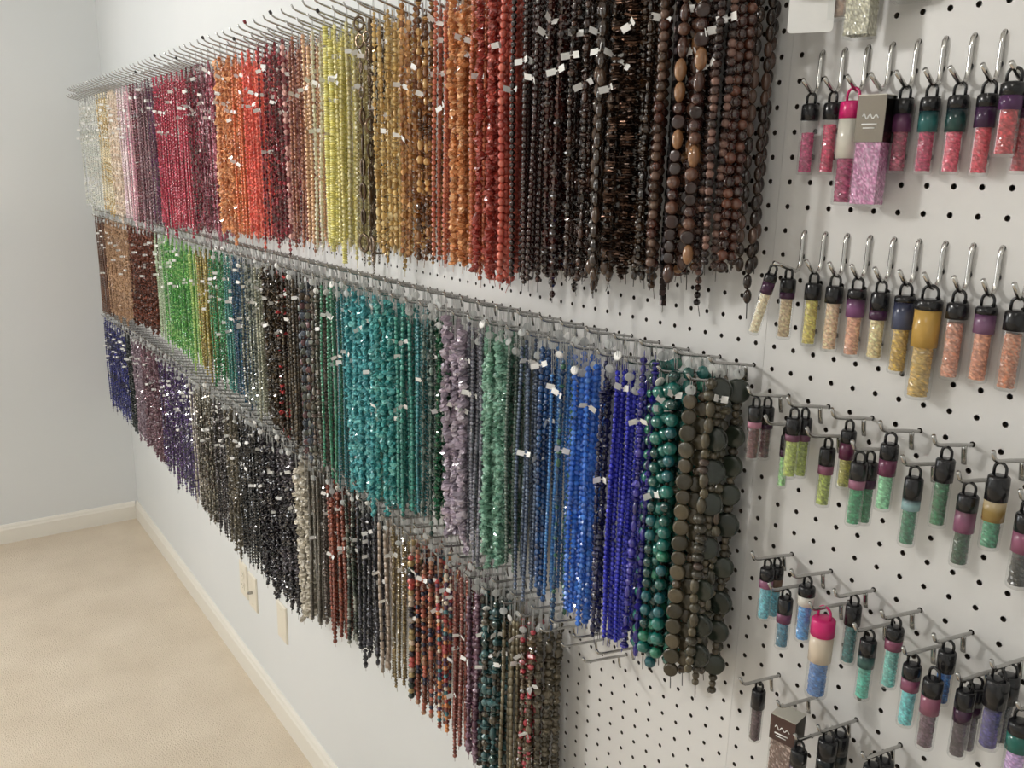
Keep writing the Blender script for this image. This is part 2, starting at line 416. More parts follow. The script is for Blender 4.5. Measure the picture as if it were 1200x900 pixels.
def strand_geo(kind, size, cols, length, q, r):
    """one hanging string of beads: origin where the beads begin, running down -z; returns verts, tris, colours, smooth flags"""
    VV = []; FF = []; CC = []; SM = []; nb = 0
    def put(tmpl, z, scl, col, dx=0, dy=0, rz=0.0, jit=0.0, flat=False, tilt=0.0):
        nonlocal nb
        tv, tf = T[tmpl, q]
        v = tv * np.array(scl)
        if jit: v = v * (1 + jit * (nrg.random((len(v), 1)) - 0.5))
        if tilt:
            c, s = math.cos(tilt), math.sin(tilt); v = np.stack([v[:, 0], v[:, 1] * c - v[:, 2] * s, v[:, 1] * s + v[:, 2] * c], 1)
        c, s = math.cos(rz), math.sin(rz)
        v = np.stack([v[:, 0] * c - v[:, 1] * s + dx, v[:, 0] * s + v[:, 1] * c + dy, v[:, 2] + z], 1)
        k = r.uniform(0.82, 1.18)
        VV.append(v); FF.append(tf + nb); CC.append(np.repeat([[min(1, x * k) for x in col]], len(v), 0)); SM.append(np.full(len(tf), not flat)); nb += len(v)
    z = 0.0; i = 0
    ph = r.uniform(0, 6.28); h = size / 2
    cord = [(0, 0, 0.3)]
    while z > -length:
        dx = 0.05 * math.sin(ph + z * 0.45); dy = 0.05 * math.cos(ph * 1.7 + z * 0.4)
        col = cols[i % len(cols)] if kind in ('pattern',) else r.choice(cols)
        rz = r.uniform(0, 6.28)
        if kind == 'round' or kind == 'pattern':
            s = h * r.uniform(0.9, 1.06); put('round', z - s, (s, s, s), col, dx, dy, rz); z -= 2 * s * 0.97
        elif kind == 'chip':
            s = h * r.uniform(0.7, 1.25)
            put('round', z - s * 0.6, (s * r.uniform(0.8, 1.5), s * r.uniform(0.6, 1.1), s * r.uniform(0.5, 0.85)), col, dx + r.uniform(-.5, .5) * h, dy + r.uniform(-.5, .5) * h, rz, 0.5, True, r.uniform(-0.5, 0.5)); z -= s * 0.8
        elif kind == 'oval':
            s = h * r.uniform(0.9, 1.08); put('round', z - s * 1.6, (s, s * 0.75, s * 1.6), col, dx, dy, rz); z -= 3.2 * s
            put('round', z - 0.05, (0.06, 0.06, 0.06), cols[-1], dx, dy); z -= 0.1
        elif kind == 'disc':
            s = h * r.uniform(0.92, 1.05); t = h * 0.36; put('disc', z - t, (s, s, t), col, dx, dy, rz, 0, False, r.uniform(-.12, .12)); z -= 2 * t
        elif kind == 'coin':
            s = h * r.uniform(0.85, 1.1); put('disc', z - s, (s, s, s * 0.3), col, dx, dy, r.uniform(0.2, 1.2), 0, False, math.pi / 2); z -= 2 * s
            put('round', z - 0.08, (0.1, 0.1, 0.08), cols[-1], dx, dy); z -= 0.17
        elif kind == 'facet':
            s = h * r.uniform(0.9, 1.06); put('facet', z - s * 0.9, (s, s, s * 0.9), col, dx, dy, rz, 0, True); z -= 1.8 * s
        elif kind == 'tube':
            s = h * r.uniform(0.9, 1.06); put('tube', z - s * 2.2, (s, s, s * 2.2), col, dx, dy, rz); z -= 4.4 * s
            put('round', z - 0.05, (0.07, 0.07, 0.06), cols[-1], dx, dy); z -= 0.1
        elif kind == 'cube':
            s = h * r.uniform(0.9, 1.1); put('cube', z - s, (s, s, s), col, dx, dy, rz, 0, True, r.uniform(-.1, .1)); z -= 1.85 * s
        elif kind == 'ring':
            s = h * r.uniform(0.6, 1.15)
            put('ring', z - s, (s, s, s * 1.15), col, dx, dy, r.uniform(-0.3, 1.4)); z -= 1.9 * s
            for _ in range(r.randint(1, 4)):
                put('ring', z - 0.1, (0.12, 0.12, 0.14), col, dx, dy, rz); z -= 0.2
        elif kind == 'spike':
            s = h * r.uniform(0.7, 1.1)
            put('facet', z - 0.05, (s, s * 0.25, 0.08), col, dx, dy, rz, 0, True, r.uniform(-.3, .3)); z -= 0.13
        elif kind == 'mix':
            t = r.choice(['round', 'round', 'oval', 'disc', 'chip', 'facet'])
            s = h * r.uniform(0.55, 1.2)
            if t == 'round': put('round', z - s, (s, s, s), col, dx, dy, rz); z -= 1.95 * s
            elif t == 'oval': put('round', z - s * 1.5, (s * .9, s * 0.7, s * 1.5), col, dx, dy, rz); z -= 3 * s
            elif t == 'disc': put('disc', z - s * .3, (s, s, s * .3), col, dx, dy, rz); z -= 0.6 * s
            elif t == 'chip': put('round', z - s * .6, (s * 1.2, s, s * .6), col, dx + r.uniform(-.2, .2) * h, dy, rz, 0.5, True, r.uniform(-.4, .4)); z -= 1.1 * s
            else: put('facet', z - s * .9, (s, s, s * .9), col, dx, dy, rz, 0, True); z -= 1.75 * s
        cord.append((dx, dy, z)); i += 1
        if r.random() < 0.012: z -= 0.15
    # knot and loose tail of the string
    cord.append((cord[-1][0] + r.uniform(-.2, .2), cord[-1][1], z - r.uniform(0.15, 0.5)))
    step = max(1, len(cord) // 8); cp = cord[::step] + [cord[-1]]
    v, f = sweep(cp, 0.02, 3, False); v = np.array([tuple(p) for p in v])
    f = np.array([t for a in f for t in ((a[0], a[1], a[2]), (a[0], a[2], a[3]))])
    VV.append(v); FF.append(f + nb); CC.append(np.repeat([[x * 0.8 for x in cols[0]]], len(v), 0)); SM.append(np.full(len(f), True))
    return np.vstack(VV), np.vstack(FF), np.vstack(CC), np.concatenate(SM)

# ------------------------------------------------------------------ the colour runs of the three rows
# (left end and right end by x), description, bead kind, size, finish, colours
def C(*hx):
    out = []
    for h in hx:
        c = lin(h, 1.12); l = 0.3 * c[0] + 0.55 * c[1] + 0.15 * c[2]
        k = 0.14 if l > 0.09 else 0.0; g = 1.0 if l > 0.05 else 0.82
        out.append(tuple((x * (1 - k) + l * k) * g for x in c))
    return out
ROW1 = [
 (-123.6, 'clear white crystal', 'facet', .34, 'glass', C('e6e8e0', 'f0f0ea', 'dce0d8', 'e8e4d8')),
 (-116.2, 'cream and gold', 'round', .32, 'gloss', C('d8c8a0', 'c8a868', 'e0d4b8')),
 (-110.0, 'cream peach chip', 'chip', .34, 'gloss', C('dcc8b0', 'd8bfa8', 'e8d8c8')),
 (-105.3, 'white pink pearl', 'round', .30, 'pearl', C('e0c8cc', 'd8b8c0', 'e8d8d8')),
 (-101.3, 'soft pink', 'round', .30, 'gloss', C('d898a8', 'c88098', 'd8a0a8')),
 (-98.5, 'dark wine brown', 'facet', .34, 'gloss', C('582030', '602a34')),
 (-93.2, 'mauve grey', 'round', .34, 'stone', C('785058', '6a4650', '805a60')),
 (-89.8, 'dark plum', 'facet', .32, 'gloss', C('502840', '582a50')),
 (-86.6, 'crimson crystal', 'facet', .34, 'glass', C('b01c40', 'a01838', 'c84060')),
 (-75.6, 'deep crimson', 'round', .32, 'gloss', C('a81034', '960f2d', 'b02040')),
 (-71.9, 'dark burgundy', 'facet', .34, 'gloss', C('601428', '501020', '702034')),
 (-68.9, 'dusty rose wire loop', 'ring', .8, 'metal', C('a06a74', '8a4a58')),
 (-66.3, 'dusty pink and burgundy', 'mix', .36, 'gloss', C('a04860', 'b86478', '702838')),
 (-64.4, 'orange peach chip', 'chip', .44, 'gloss', C('eaa870', 'e09a60', 'f0bc94')),
 (-60.6, 'orange brown', 'chip', .40, 'gloss', C('d68a54', 'b06434', 'e29c60')),
 (-58.2, 'bright orange', 'round', .30, 'gloss', C('e87838', 'e06a30')),
 (-53.4, 'coral red', 'facet', .34, 'gloss', C('e85440', 'e0503c', 'f06850')),
 (-48.0, 'dark maroon', 'facet', .34, 'gloss', C('601420', '501018', '902030')),
 (-46.3, 'pale pink diamond', 'facet', .44, 'gloss', C('d8a098', '803038', 'c89088')),
 (-44.0, 'tan brown', 'round', .30, 'stone', C('a86c50', '96583e', '7a4030')),
 (-41.4, 'peach pearl', 'round', .32, 'pearl', C('e0b488', 'd8a880')),
 (-40.1, 'clear pale yellow crystal', 'facet', .34, 'glass', C('dcd4b0', 'e0d8c0')),
 (-37.6, 'bright yellow disc', 'disc', .46, 'gloss', C('e6dc6c', 'dcd062', 'ece48c')),
 (-35.6, 'pale yellow', 'round', .32, 'gloss', C('dcd078', 'd8c868', 'e8dc90')),
 (-33.6, 'pale olive yellow', 'round', .32, 'glass', C('c8b878', 'c0b070', 'd0c890')),
 (-32.1, 'dark metal ring chain', 'ring', 1.1, 'metal', C('584838', '786450')),
 (-28.2, 'golden yellow glass', 'mix', .36, 'glass', C('e2bc68', 'd8b058', 'e8cc88', 'c89c48')),
 (-26.2, 'amber and gold', 'facet', .38, 'gloss', C('a06820', '8a5018', 'c89048')),
 (-24.2, 'brown gold', 'mix', .40, 'gloss', C('704010', '8a5820', '54300c', 'c09040')),
 (-21.8, 'rust coral', 'round', .30, 'gloss', C('c86040', 'b85838', 'd07850')),
 (-19.8, 'orange glass', 'chip', .40, 'glass', C('e09450', 'd8863e', 'e8a868')),
 (-18.4, 'orange brown coral', 'round', .30, 'gloss', C('b85828', 'a84a20', 'c86838')),
 (-16.7, 'red brown', 'chip', .42, 'gloss', C('a03020', '8c2418', 'a84030')),
 (-15.4, 'coral red round', 'round', .42, 'gloss', C('c04830', 'b84030', 'd06048')),
 (-12.5, 'dark maroon brown', 'round', .32, 'gloss', C('2e100c', '28100b', '37120f')),
 (-10.8, 'dark wine faceted', 'facet', .36, 'gloss', C('31100c', '230c09', '3e150f')),
 (-9.2, 'dark brown glass', 'mix', .36, 'gloss', C('28140a', '321910', '1e100a', '44281b')),
 (-7.4, 'dark brown oval', 'oval', .50, 'gloss', C('281a11', '342216', '4c382a')),
 (-6.0, 'spiky bronze metal', 'spike', .60, 'metal', C('402c20', '4f392c', '2a1c13')),
 (-5.2, 'dark gold brown', 'mix', .34, 'gloss', C('29180a', '35200d', '1e110a')),
 (-4.3, 'mixed agate round', 'round', .44, 'stone', C('574031', '64493b', '402c20', '4a261c')),
 (-3.4, 'dark silvery square', 'cube', .28, 'metal', C('281e1c', '3c2e2c', '191312')),
 (-2.1, 'mixed brown nugget', 'mix', .58, 'gloss', C('40201a', '8a5c30', '341d16', '5a3a2c', '4a2c20', '2c1a14')),
 (-0.8, 'bronze and black pearl', 'round', .36, 'pearl', C('34241f', '4a332c', '271919', '735145')),
 (0.1, 'red brown jasper', 'round', .48, 'gloss', C('401c12', '4e291b', '321913', '613929')),
 (9, 'dark grey brown oval', 'oval', .46, 'stone', C('36261d', '2a1e18', '4c362b')),
]
ROW2 = [
 (-130, 'dark tan wood', 'round', .32, 'stone', C('70482e', '5c3a28')),
 (-113.3, 'light brown wood', 'chip', .38, 'stone', C('a8825e', '967458', 'b8926c')),
 (-98.1, 'dark red brown wood', 'chip', .38, 'stone', C('5c3224', '4c281c', '6c3c2c')),
 (-93.7, 'pale green and white', 'facet', .34, 'glass', C('a8c098', 'c0d0b0')),
 (-81.8, 'bright green glass', 'facet', .34, 'glass', C('60b048', '4ca03c', '88c060', '3c9038')),
 (-79.0, 'yellow green', 'round', .32, 'gloss', C('98b850', '88b04c')),
 (-74.0, 'olive gold', 'round', .36, 'gloss', C('907c18', '7c6814', 'a08c2c')),
 (-69.3, 'dark green', 'facet', .34, 'gloss', C('1c7440', '156034', '308850')),
 (-66.4, 'teal green', 'round', .30, 'gloss', C('1c7068', '2a8478')),
 (-62.6, 'dark blue teal', 'facet', .34, 'glass', C('1a4c68', '204058', '2c5c80')),
 (-59.1, 'clear grey green crystal', 'facet', .36, 'glass', C('808878', '9ca498', '545c50')),
 (-57.4, 'pale sage', 'round', .32, 'stone', C('a0a088', '8c8c74')),
 (-53.0, 'dark olive brown', 'chip', .42, 'gloss', C('3a2e20', '463824', '2c241a')),
 (-52.0, 'dark brown with red chips', 'chip', .5, 'gloss', C('c03030', '3a2a20', '34281c', '443624', '2c2018', '4a3a2c')),
 (-48.2, 'dark grey brown', 'round', .38, 'stone', C('443a2e', '383026', '544838')),
 (-45.3, 'mixed plum and grey stone', 'coin', .62, 'stone', C('5c3c40', '444840', '504438', '3c4450')),
 (-42.5, 'mixed dark green stone', 'mix', .50, 'gloss', C('46463a', '3c3c30', '5c4c44', '70685c')),
 (-40.3, 'bluish green round', 'round', .30, 'gloss', C('308460', '2a7858', '409070')),
 (-38.3, 'teal seed', 'round', .24, 'gloss', C('187880', '1a7078')),
 (-33.4, 'light turquoise chip', 'chip', .44, 'stone', C('44a8b0', '3a98a0', '58b0b0', '2a8890')),
 (-32.6, 'pale jade oval', 'coin', .80, 'stone', C('8cae9c', '84a696', '789c8c')),
 (-29.6, 'turquoise nugget', 'chip', .46, 'stone', C('2c9090', '349898', '207c7c', '54a8a0')),
 (-27.3, 'green turquoise round', 'round', .36, 'stone', C('288478', '309080', '1c7068')),
 (-25.9, 'deep teal', 'round', .28, 'gloss', C('1a7880', '187078', '248890')),
 (-24.4, 'dark grey green glass', 'mix', .36, 'glass', C('2c4a44', '38544c', '6a8078')),
 (-22.9, 'dark forest green', 'chip', .36, 'gloss', C('104c30', '0f4a30', '185c3c')),
 (-20.4, 'lilac grey chip', 'chip', .60, 'stone', C('a898a8', '988898', 'b0a4b0', '8c8090')),
 (-18.4, 'slate lavender glass', 'round', .28, 'glass', C('7c7c8a', '6c6c7a', '9494a4')),
 (-17.0, 'pale mint chip', 'chip', .42, 'glass', C('84b8a0', '74a890', '94c4ac')),
 (-15.7, 'seafoam glass', 'chip', .44, 'glass', C('78b098', '68a088', '90c0a8')),
 (-14.6, 'grey green pearl', 'round', .26, 'pearl', C('5c7066', '4c6056')),
 (-13.1, 'steel blue pearl', 'round', .25, 'pearl', C('50607a', '40506a', '60728c')),
 (-11.9, 'deep navy', 'round', .36, 'gloss', C('1a4a80', '164070', '10305c')),
 (-10.7, 'steel blue seed', 'round', .22, 'gloss', C('2c78bc', '2870b4', '3684c4')),
 (-10.1, 'mixed blue and green', 'mix', .30, 'glass', C('2c5c80', '2c6a50', '183c60')),
 (-7.9, 'bright blue crystal', 'facet', .34, 'glass', C('2474e0', '1e68d0', '3a88ec')),
 (-6.9, 'dark navy', 'mix', .34, 'gloss', C('181e54', '141a48', '10143c')),
 (-5.0, 'royal blue pearl', 'round', .27, 'pearl', C('2028b0', '1a20a0', '2830b8')),
 (-4.0, 'indigo', 'mix', .40, 'gloss', C('241e80', '201a70', '302890')),
 (-1.4, 'teal green agate', 'big_teal', .62, 'gloss', C('1c7068', '146058', '1a7c78', '2c8c70', '0c3c38')),
 (-0.2, 'bronze olive stone', 'big_bronze', .72, 'stone', C('5c5240', '4c4434', '6c6048')),
 (1.1, 'olive grey mixed stone', 'big_olive', .50, 'stone', C('504a3a', '403c30', '605844', '584c40')),
 (9, 'dark green grey disc', 'big_disc', 1.12, 'stone', C('323a30', '3a4236', '2c322a')),
]
ROW3 = [
 (-121.4, 'navy blue glass', 'facet', .34, 'glass', C('22266c', '1a1c54', '30347c')),
 (-116.7, 'dark teal black', 'chip', .36, 'gloss', C('1c2c2c', '202428')),
 (-110.5, 'lilac grey', 'chip', .36, 'gloss', C('8c7884', '7a6470')),
 (-100.5, 'mauve brown', 'chip', .38, 'gloss', C('644450', '5a3c44', '765460')),
 (-91.5, 'purple glass', 'facet', .34, 'glass', C('442e5c', '3c2850', '54386c')),
 (-84.7, 'dark violet', 'facet', .34, 'gloss', C('3e3058', '322648', '4c3c6c')),
 (-82.8, 'pale silver rod', 'tube', .26, 'pearl', C('b0a8a0', 'a09890')),
 (-76.1, 'grey and silver', 'mix', .38, 'metal', C('686458', '585048', '8c887c')),
 (-71.0, 'gunmetal', 'facet', .34, 'metal', C('545050', '484444')),
 (-67.4, 'taupe olive', 'chip', .40, 'stone', C('5e5648', '6a6250', '504a3c')),
 (-60.2, 'jet black', 'facet', .34, 'gloss', C('18181a', '141416', '202022')),
 (-55.3, 'black iridescent', 'chip', .44, 'gloss', C('282428', '1e1a20', '343036')),
 (-50.1, 'charcoal stone', 'chip', .46, 'gloss', C('302c30', '262428', '484248')),
 (-47.0, 'pale grey cream chip', 'chip', .60, 'stone', C('c0b8a8', 'b0a898', 'd0c8b8', '98907e')),
 (-44.3, 'brown grey stone', 'disc', .38, 'stone', C('625a4e', '565044')),
 (-42.8, 'smoky clear crystal', 'facet', .36, 'glass', C('58504c', '787068')),
 (-38.9, 'rust red brown', 'round', .44, 'gloss', C('883a22', '743020', '984a2c', '5c2818')),
 (-36.6, 'dark green grey stone', 'round', .42, 'stone', C('3e463a', '343c34', '848478', '2c302c')),
 (-32.8, 'dark grey stone', 'mix', .42, 'stone', C('3c3c42', '343438', '50505a')),
 (-31.5, 'pale beige rod', 'tube', .30, 'stone', C('b09c8c', 'a89888')),
 (-28.3, 'khaki gold', 'facet', .30, 'gloss', C('8a7648', '7a6840', '6a5a34')),
 (-26.6, 'big coral and dark mixed', 'round', .58, 'stone', C('c05048', 'c8b49c', '2e2a34', '34403c', 'a89058')),
 (-24.0, 'coral, brown and navy', 'round', .42, 'stone', C('b86048', '6c3c2c', '2c3048', 'a07050')),
 (-22.2, 'multicolour round', 'round', .38, 'gloss', C('b03030', 'd8c8b0', '2c7078', 'd08038', '4a2c4c', '803828')),
 (-20.2, 'red brown', 'round', .34, 'gloss', C('702e24', '6a2c24', '8a4434')),
 (-18.5, 'mauve and plum', 'mix', .42, 'stone', C('6e4a5c', '5c3c4c', '8c7080')),
 (-15.6, 'dark teal glass', 'mix', .56, 'glass', C('2c5054', '24403c', '3c6a6c', '4c4438')),
 (-14.0, 'khaki rod', 'tube', .24, 'stone', C('7c7258', '6c6248')),
 (-12.4, 'brown with red cubes', 'mix', .40, 'gloss', C('4c3c2c', 'b02838', '54442f', '6c5c44')),
 (9, 'dark olive brown', 'mix', .44, 'stone', C('4c4434', '403a2c', '5c5240', '6a604c')),
]
BOT1 = [(-140, -5.6), (-98, -6.2), (-59, -5.1), (-28, -4.1), (-13, -4.2), (0, -2.2), (2, -2.0)]
BOT2 = [(-140, -24.0), (-125, -22.4), (-103, -21.2), (-75, -22.3), (-52, -23.2), (-40, -24.6), (-26, -22.4), (-16, -22.2), (-8, -22.7), (0, -21.6), (2, -21.4)]
BOT3 = [(-140, -39.6), (-110, -40.4), (-76, -41.3), (-52, -41.4), (-44, -39.4), (-36, -37.8), (-30, -37.6), (-19, -38.1), (-8, -37.6)]
def interp(t, x):
    return float(np.interp(x, [a for a, _ in t], [b for _, b in t]))
ROWS = [dict(n='top', bands=ROW1, bot=BOT1, z=(11, 10), gap=0.35, xmax=-1, first=-1, hk=HK1, tilt=14, desc='top row'),
        dict(n='middle', bands=ROW2, bot=BOT2, z=(-7, -8), gap=1.55, xmax=-1, first=-1, hk=HK2, tilt=8.5, desc='middle row'),
        dict(n='bottom', bands=ROW3, bot=BOT3, z=(-24, -25), gap=1.6, xmax=-13, first=-7, hk=HK2, tilt=8.5, desc='bottom row')]

BEADWISE = {'mixed agate round', 'mixed brown nugget', 'red brown jasper', 'dark grey brown oval', 'dark brown oval'}
def proj(x, y, z):
    v = Vector((x, y, z)) - Vector(CAM); d = v.dot(FW)
    return 600 + 1018.8 * v.dot(RT) / d, 450 - 1018.8 * v.dot(UP) / d, d

strands = []
for ri, R in enumerate(ROWS):
    for X in range(-138, R['xmax'] + 1):
        hz = R['z'][0] if X % 2 else R['z'][1]
        if X > -22: ys = [-0.6, -1.0, -1.35, -1.7, -2.05, -2.4, -2.75] if ri else [-0.6, -1.1, -1.6, -2.1, -2.6, -3.1, -3.6]
        elif X > -45: ys = [-0.7, -1.2, -1.7, -2.2, -2.7] if ri else [-0.8, -1.5, -2.2, -2.9, -3.6]
        elif X > -70: ys = [-0.8, -1.3, -1.75, -2.2, -2.7] if ri else [-0.9, -1.6, -2.3, -3.0, -3.6]
        else: ys = [-1.0, -1.6, -2.2, -2.7] if ri else [-1.2, -2.0, -2.8, -3.6]
        if ri == 1 and X >= -3: ys = [-0.6, -1.1, -1.65, -2.2, -2.75]
        for li, y in enumerate(reversed(ys)):
            x = X + rng.uniform(0.02, 0.18) * (1 if li % 2 else -1); y = y + rng.uniform(-0.08, 0.08)
            eff = X + 0.83 * (y + 3.3)
            bi = 0
            while R['bands'][bi][0] < eff: bi += 1
            if ri == 1 and X >= -3:        # the big stones on the last three hooks, front to back
                bi = len(R['bands']) - {-1: (2, 1, 2, 1, 2), -2: (3, 3, 2, 3, 2), -3: (4, 4, 3, 4, 4)}[X][li]
            band = R['bands'][bi]
            hook_z = hz + abs(y) * math.tan(math.radians(R['tilt'])) * 0.95
            gap = R['gap'] * rng.uniform(0.75, 1.15)
            if band[2].startswith('big') or (ri == 1 and X > -6): gap = 0.6 * rng.uniform(0.7, 1.2)
            if ri == 1 and X < -90: gap *= 0.6
            if ri == 2 and X < -90: gap *= 0.8
            top = min(hook_z, hz + 0.35) - gap
            L = top - (interp(R['bot'], X) + rng.uniform(-0.35, 0.5) + (rng.uniform(-1.6, 0) if rng.random() < 0.12 else 0))
            strands.append(dict(ri=ri, X=X, x=x, y=y, hz=hook_z, gap=hook_z - top, top=top, L=L, bi=bi, li=li, nl=len(ys), band=band, rz=rng.uniform(0, 6.28)))

# what each strand shows from the photograph's side, to pick the three hundred that show largest
for ri in range(3):
    ss = sorted([s for s in strands if s['ri'] == ri], key=lambda s: proj(s['x'], s['y'], s['top'] - s['L'] / 2)[2])
    cover = np.zeros(2600, dtype=bool)
    for s in ss:
        px, py, d = proj(s['x'], s['y'], s['top'] - s['L'] / 2)
        wd = 1018.8 / d * s['band'][3] * 2.0
        a, b = int(max(px * 2 - wd / 2, 0)), int(px * 2 + wd / 2) + 1
        free = np.count_nonzero(~cover[a:b]); cover[a:b] = True
        s['vis'] = min(free / 2.0, wd / 2) * 1018.8 / d * min(s['L'], 14)
order = sorted(strands, key=lambda s: -s['vis'])
NIND = 300
for i, s in enumerate(order): s['ind'] = i < NIND
for s in strands:
    if (s['band'][2].startswith('big') or s['band'][1] in BEADWISE) and s['vis'] > 60: s['ind'] = True

# bead shapes shared by the big-bead strands, each bead an object of its own
def coin_mesh(r, t, col, nm='bead'):
    v, f = prof([(r * 0.78, t), (r * 0.93, t * 0.86), (r, t * 0.35), (r, -t * 0.35), (r * 0.93, -t * 0.86), (r * 0.78, -t)], 20)
    v = v * (1 + 0.03 * (nrg.random((len(v), 1)) - .5))
    c = np.repeat([col], len(v), 0) * (0.9 + 0.2 * nrg.random((len(v), 1)))
    return make_mesh(nm, v, f, M['stone'], c)
def ball_mesh(r, col, mat, sq=1.0, jit=0.0):
    v, f = sph(14, 10); v = v * np.array((r, r, r * sq)) * (1 + jit * (nrg.random((len(v), 1)) - .5))
    return make_mesh('bead', v, f, mat, np.repeat([col], len(v), 0) * (0.92 + 0.16 * nrg.random((len(v), 1))))
BIG = {
 'teal': [ball_mesh(r, c, M['gloss'], q) for r, c, q in ((.33, lin('17665e'), .95), (.30, lin('105049'), .9), (.34, lin('1a6e64'), .95), (.27, lin('0b3c39'), 1), (.31, lin('24755a'), .9), (.29, lin('145961'), 1))],
 'teal_spacer': [ball_mesh(.09, lin('302821'), M['metal'])],
 'bronze': [coin_mesh(.38, .14, lin('544b39')), coin_mesh(.35, .13, lin('463e2f')), coin_mesh(.40, .15, lin('3e392b')), ball_mesh(.24, lin('4b3e2f'), M['stone'], .9, .1)],
 'olive': [ball_mesh(r, c, M['stone'], q, .1) for r, c, q in ((.26, lin('433e30'), 1), (.22, lin('504939'), 1.7), (.30, lin('39352b'), .8), (.20, lin('59503c'), 1.2), (.25, lin('4b3f39'), .7))],
 'disc': [coin_mesh(.57, .17, lin('2b322a')), coin_mesh(.53, .16, lin('30372d')), coin_mesh(.60, .18, lin('262d26'))],
 'disc_spacer': [ball_mesh(.21, lin('463f32'), M['stone'], .8, .1), ball_mesh(.17, lin('594f3e'), M['stone'], 1.0, .1)],
}
GEN = {}
def gen_beads(b):
    if b[1] not in GEN:
        h = b[3] / 2; out = []
        for i, c in enumerate(b[5] * 2):
            k = {'round': 'ball', 'oval': 'oval', 'mix': ('ball', 'oval', 'coin')[i % 3]}[b[2]]; r_ = h * (0.9 + 0.2 * ((i * 7) % 5) / 4)
            if k == 'ball': out.append((ball_mesh(r_, c, M[b[4]], .95, .03), r_ * .95, 0))
            elif k == 'oval': out.append((ball_mesh(r_ * .82, c, M[b[4]], 1.75, .03), r_ * .82 * 1.75, 0))
            else: out.append((coin_mesh(r_ * .95, r_ * .35, c), r_ * .95, 1))
        GEN[b[1]] = out
    return GEN[b[1]]
def big_strand(o, s):
    """beads one by one under the strand o (o's mesh is the cord)"""
    k = s['band'][2]; z = -0.05; L = s['L']
    r = random.Random(s['X'] * 31 + s['li'])
    def bead(me, zc, rot=(0, 0, 0), dx=0.0, dy=0.0):
        link('bead', me, o, Vector((dx * S, dy * S, zc * S)), rot)
    while z > -L:
        if s['band'][1] in BEADWISE:
            me, h, c = r.choice(gen_beads(s['band']))
            bead(me, z - h, (math.pi / 2 * c, 0, r.uniform(0.1, 0.9) if c else r.uniform(0, 6)), r.uniform(-.03, .03), r.uniform(-.03, .03)); z -= 1.96 * h
        elif k == 'big_teal':
            me = r.choice(BIG['teal']); h = me.vertices[0].co.z / S
            bead(me, z - h, (0, 0, r.uniform(0, 6))); z -= 2 * h
            if r.random() < .7: bead(BIG['teal_spacer'][0], z - .08); z -= .16
        elif k == 'big_bronze':
            i = r.randrange(4); me = BIG['bronze'][i]
            if i == 3: bead(me, z - .21); z -= .42
            else:
                h = (.38, .35, .40)[i]; bead(me, z - h, (math.pi / 2, 0, r.uniform(0.1, 0.9))); z -= 2 * h
        elif k == 'big_olive':
            me = r.choice(BIG['olive']); h = me.vertices[0].co.z / S
            bead(me, z - h, (0, 0, r.uniform(0, 6)), r.uniform(-.06, .06), r.uniform(-.06, .06)); z -= 1.95 * h
        else:
            i = r.randrange(3); h = (.57, .53, .60)[i]
            bead(BIG['disc'][i], z - h, (math.pi / 2, 0, r.uniform(0.2, 0.9))); z -= 2 * h
            for _ in range(r.randint(1, 3)):
                me = r.choice(BIG['disc_spacer']); hh = me.vertices[0].co.z / S; bead(me, z - hh, (0, 0, r.uniform(0, 6))); z -= 1.95 * hh

# ------------------------------------------------------------------ tags
def tag_mesh(mat, seed):
    r = random.Random(seed); mb = MB(); w, h = 0.24, 0.30
    a = r.uniform(0.3, 0.9)
    for s in (-1, 1):      # two flaps folded about the string
        c, sn = math.cos(a * s), math.sin(a * s)
        for (u0, u1, hh) in ((0.02, 0.10, h * 0.25), (0.10, 0.10 + 2 * w * r.uniform(.7, 1), h)):
            pts = [(u0, -hh / 2), (u1, -hh / 2), (u1, hh / 2), (u0, hh / 2)]
            v = [(s * u * abs(c), -abs(sn) * u - 0.05, z) for u, z in pts] + [(s * u * abs(c), -abs(sn) * u - 0.035, z) for u, z in pts]
            mb.add(v, [(0, 1, 2, 3), (7, 6, 5, 4), (0, 4, 5, 1), (1, 5, 6, 2), (2, 6, 7, 3), (3, 7, 4, 0)])
    return mb
TAGS = [tag_mesh(None, i).mesh('price_tag', M['paper'], smooth=False) for i in range(4)]
TAG_PINK = tag_mesh(None, 9).mesh('price_tag', M['pink_paper'], smooth=False)
rt = MB(); rt.lathe([(0.15, 0.02), (0.25, 0.012), (0.25, -0.012), (0.15, -0.02)], 12)
ROUND_TAG = rt.mesh('round_tag', M['clear_tag'])
ROUND_TAG_W = rt.mesh('round_tag', M['paper'])
th = MB(); th.tube([(0.10, 0, -1), (0.07, 0, -0.4), (0.05, 0, -0.08), (0, 0, 0.06), (-0.05, 0, -0.08), (-0.07, 0, -0.4), (-0.03, 0, -1)], 0.022, 4)
THREAD = th.mesh('hanging_thread', M['thread'])

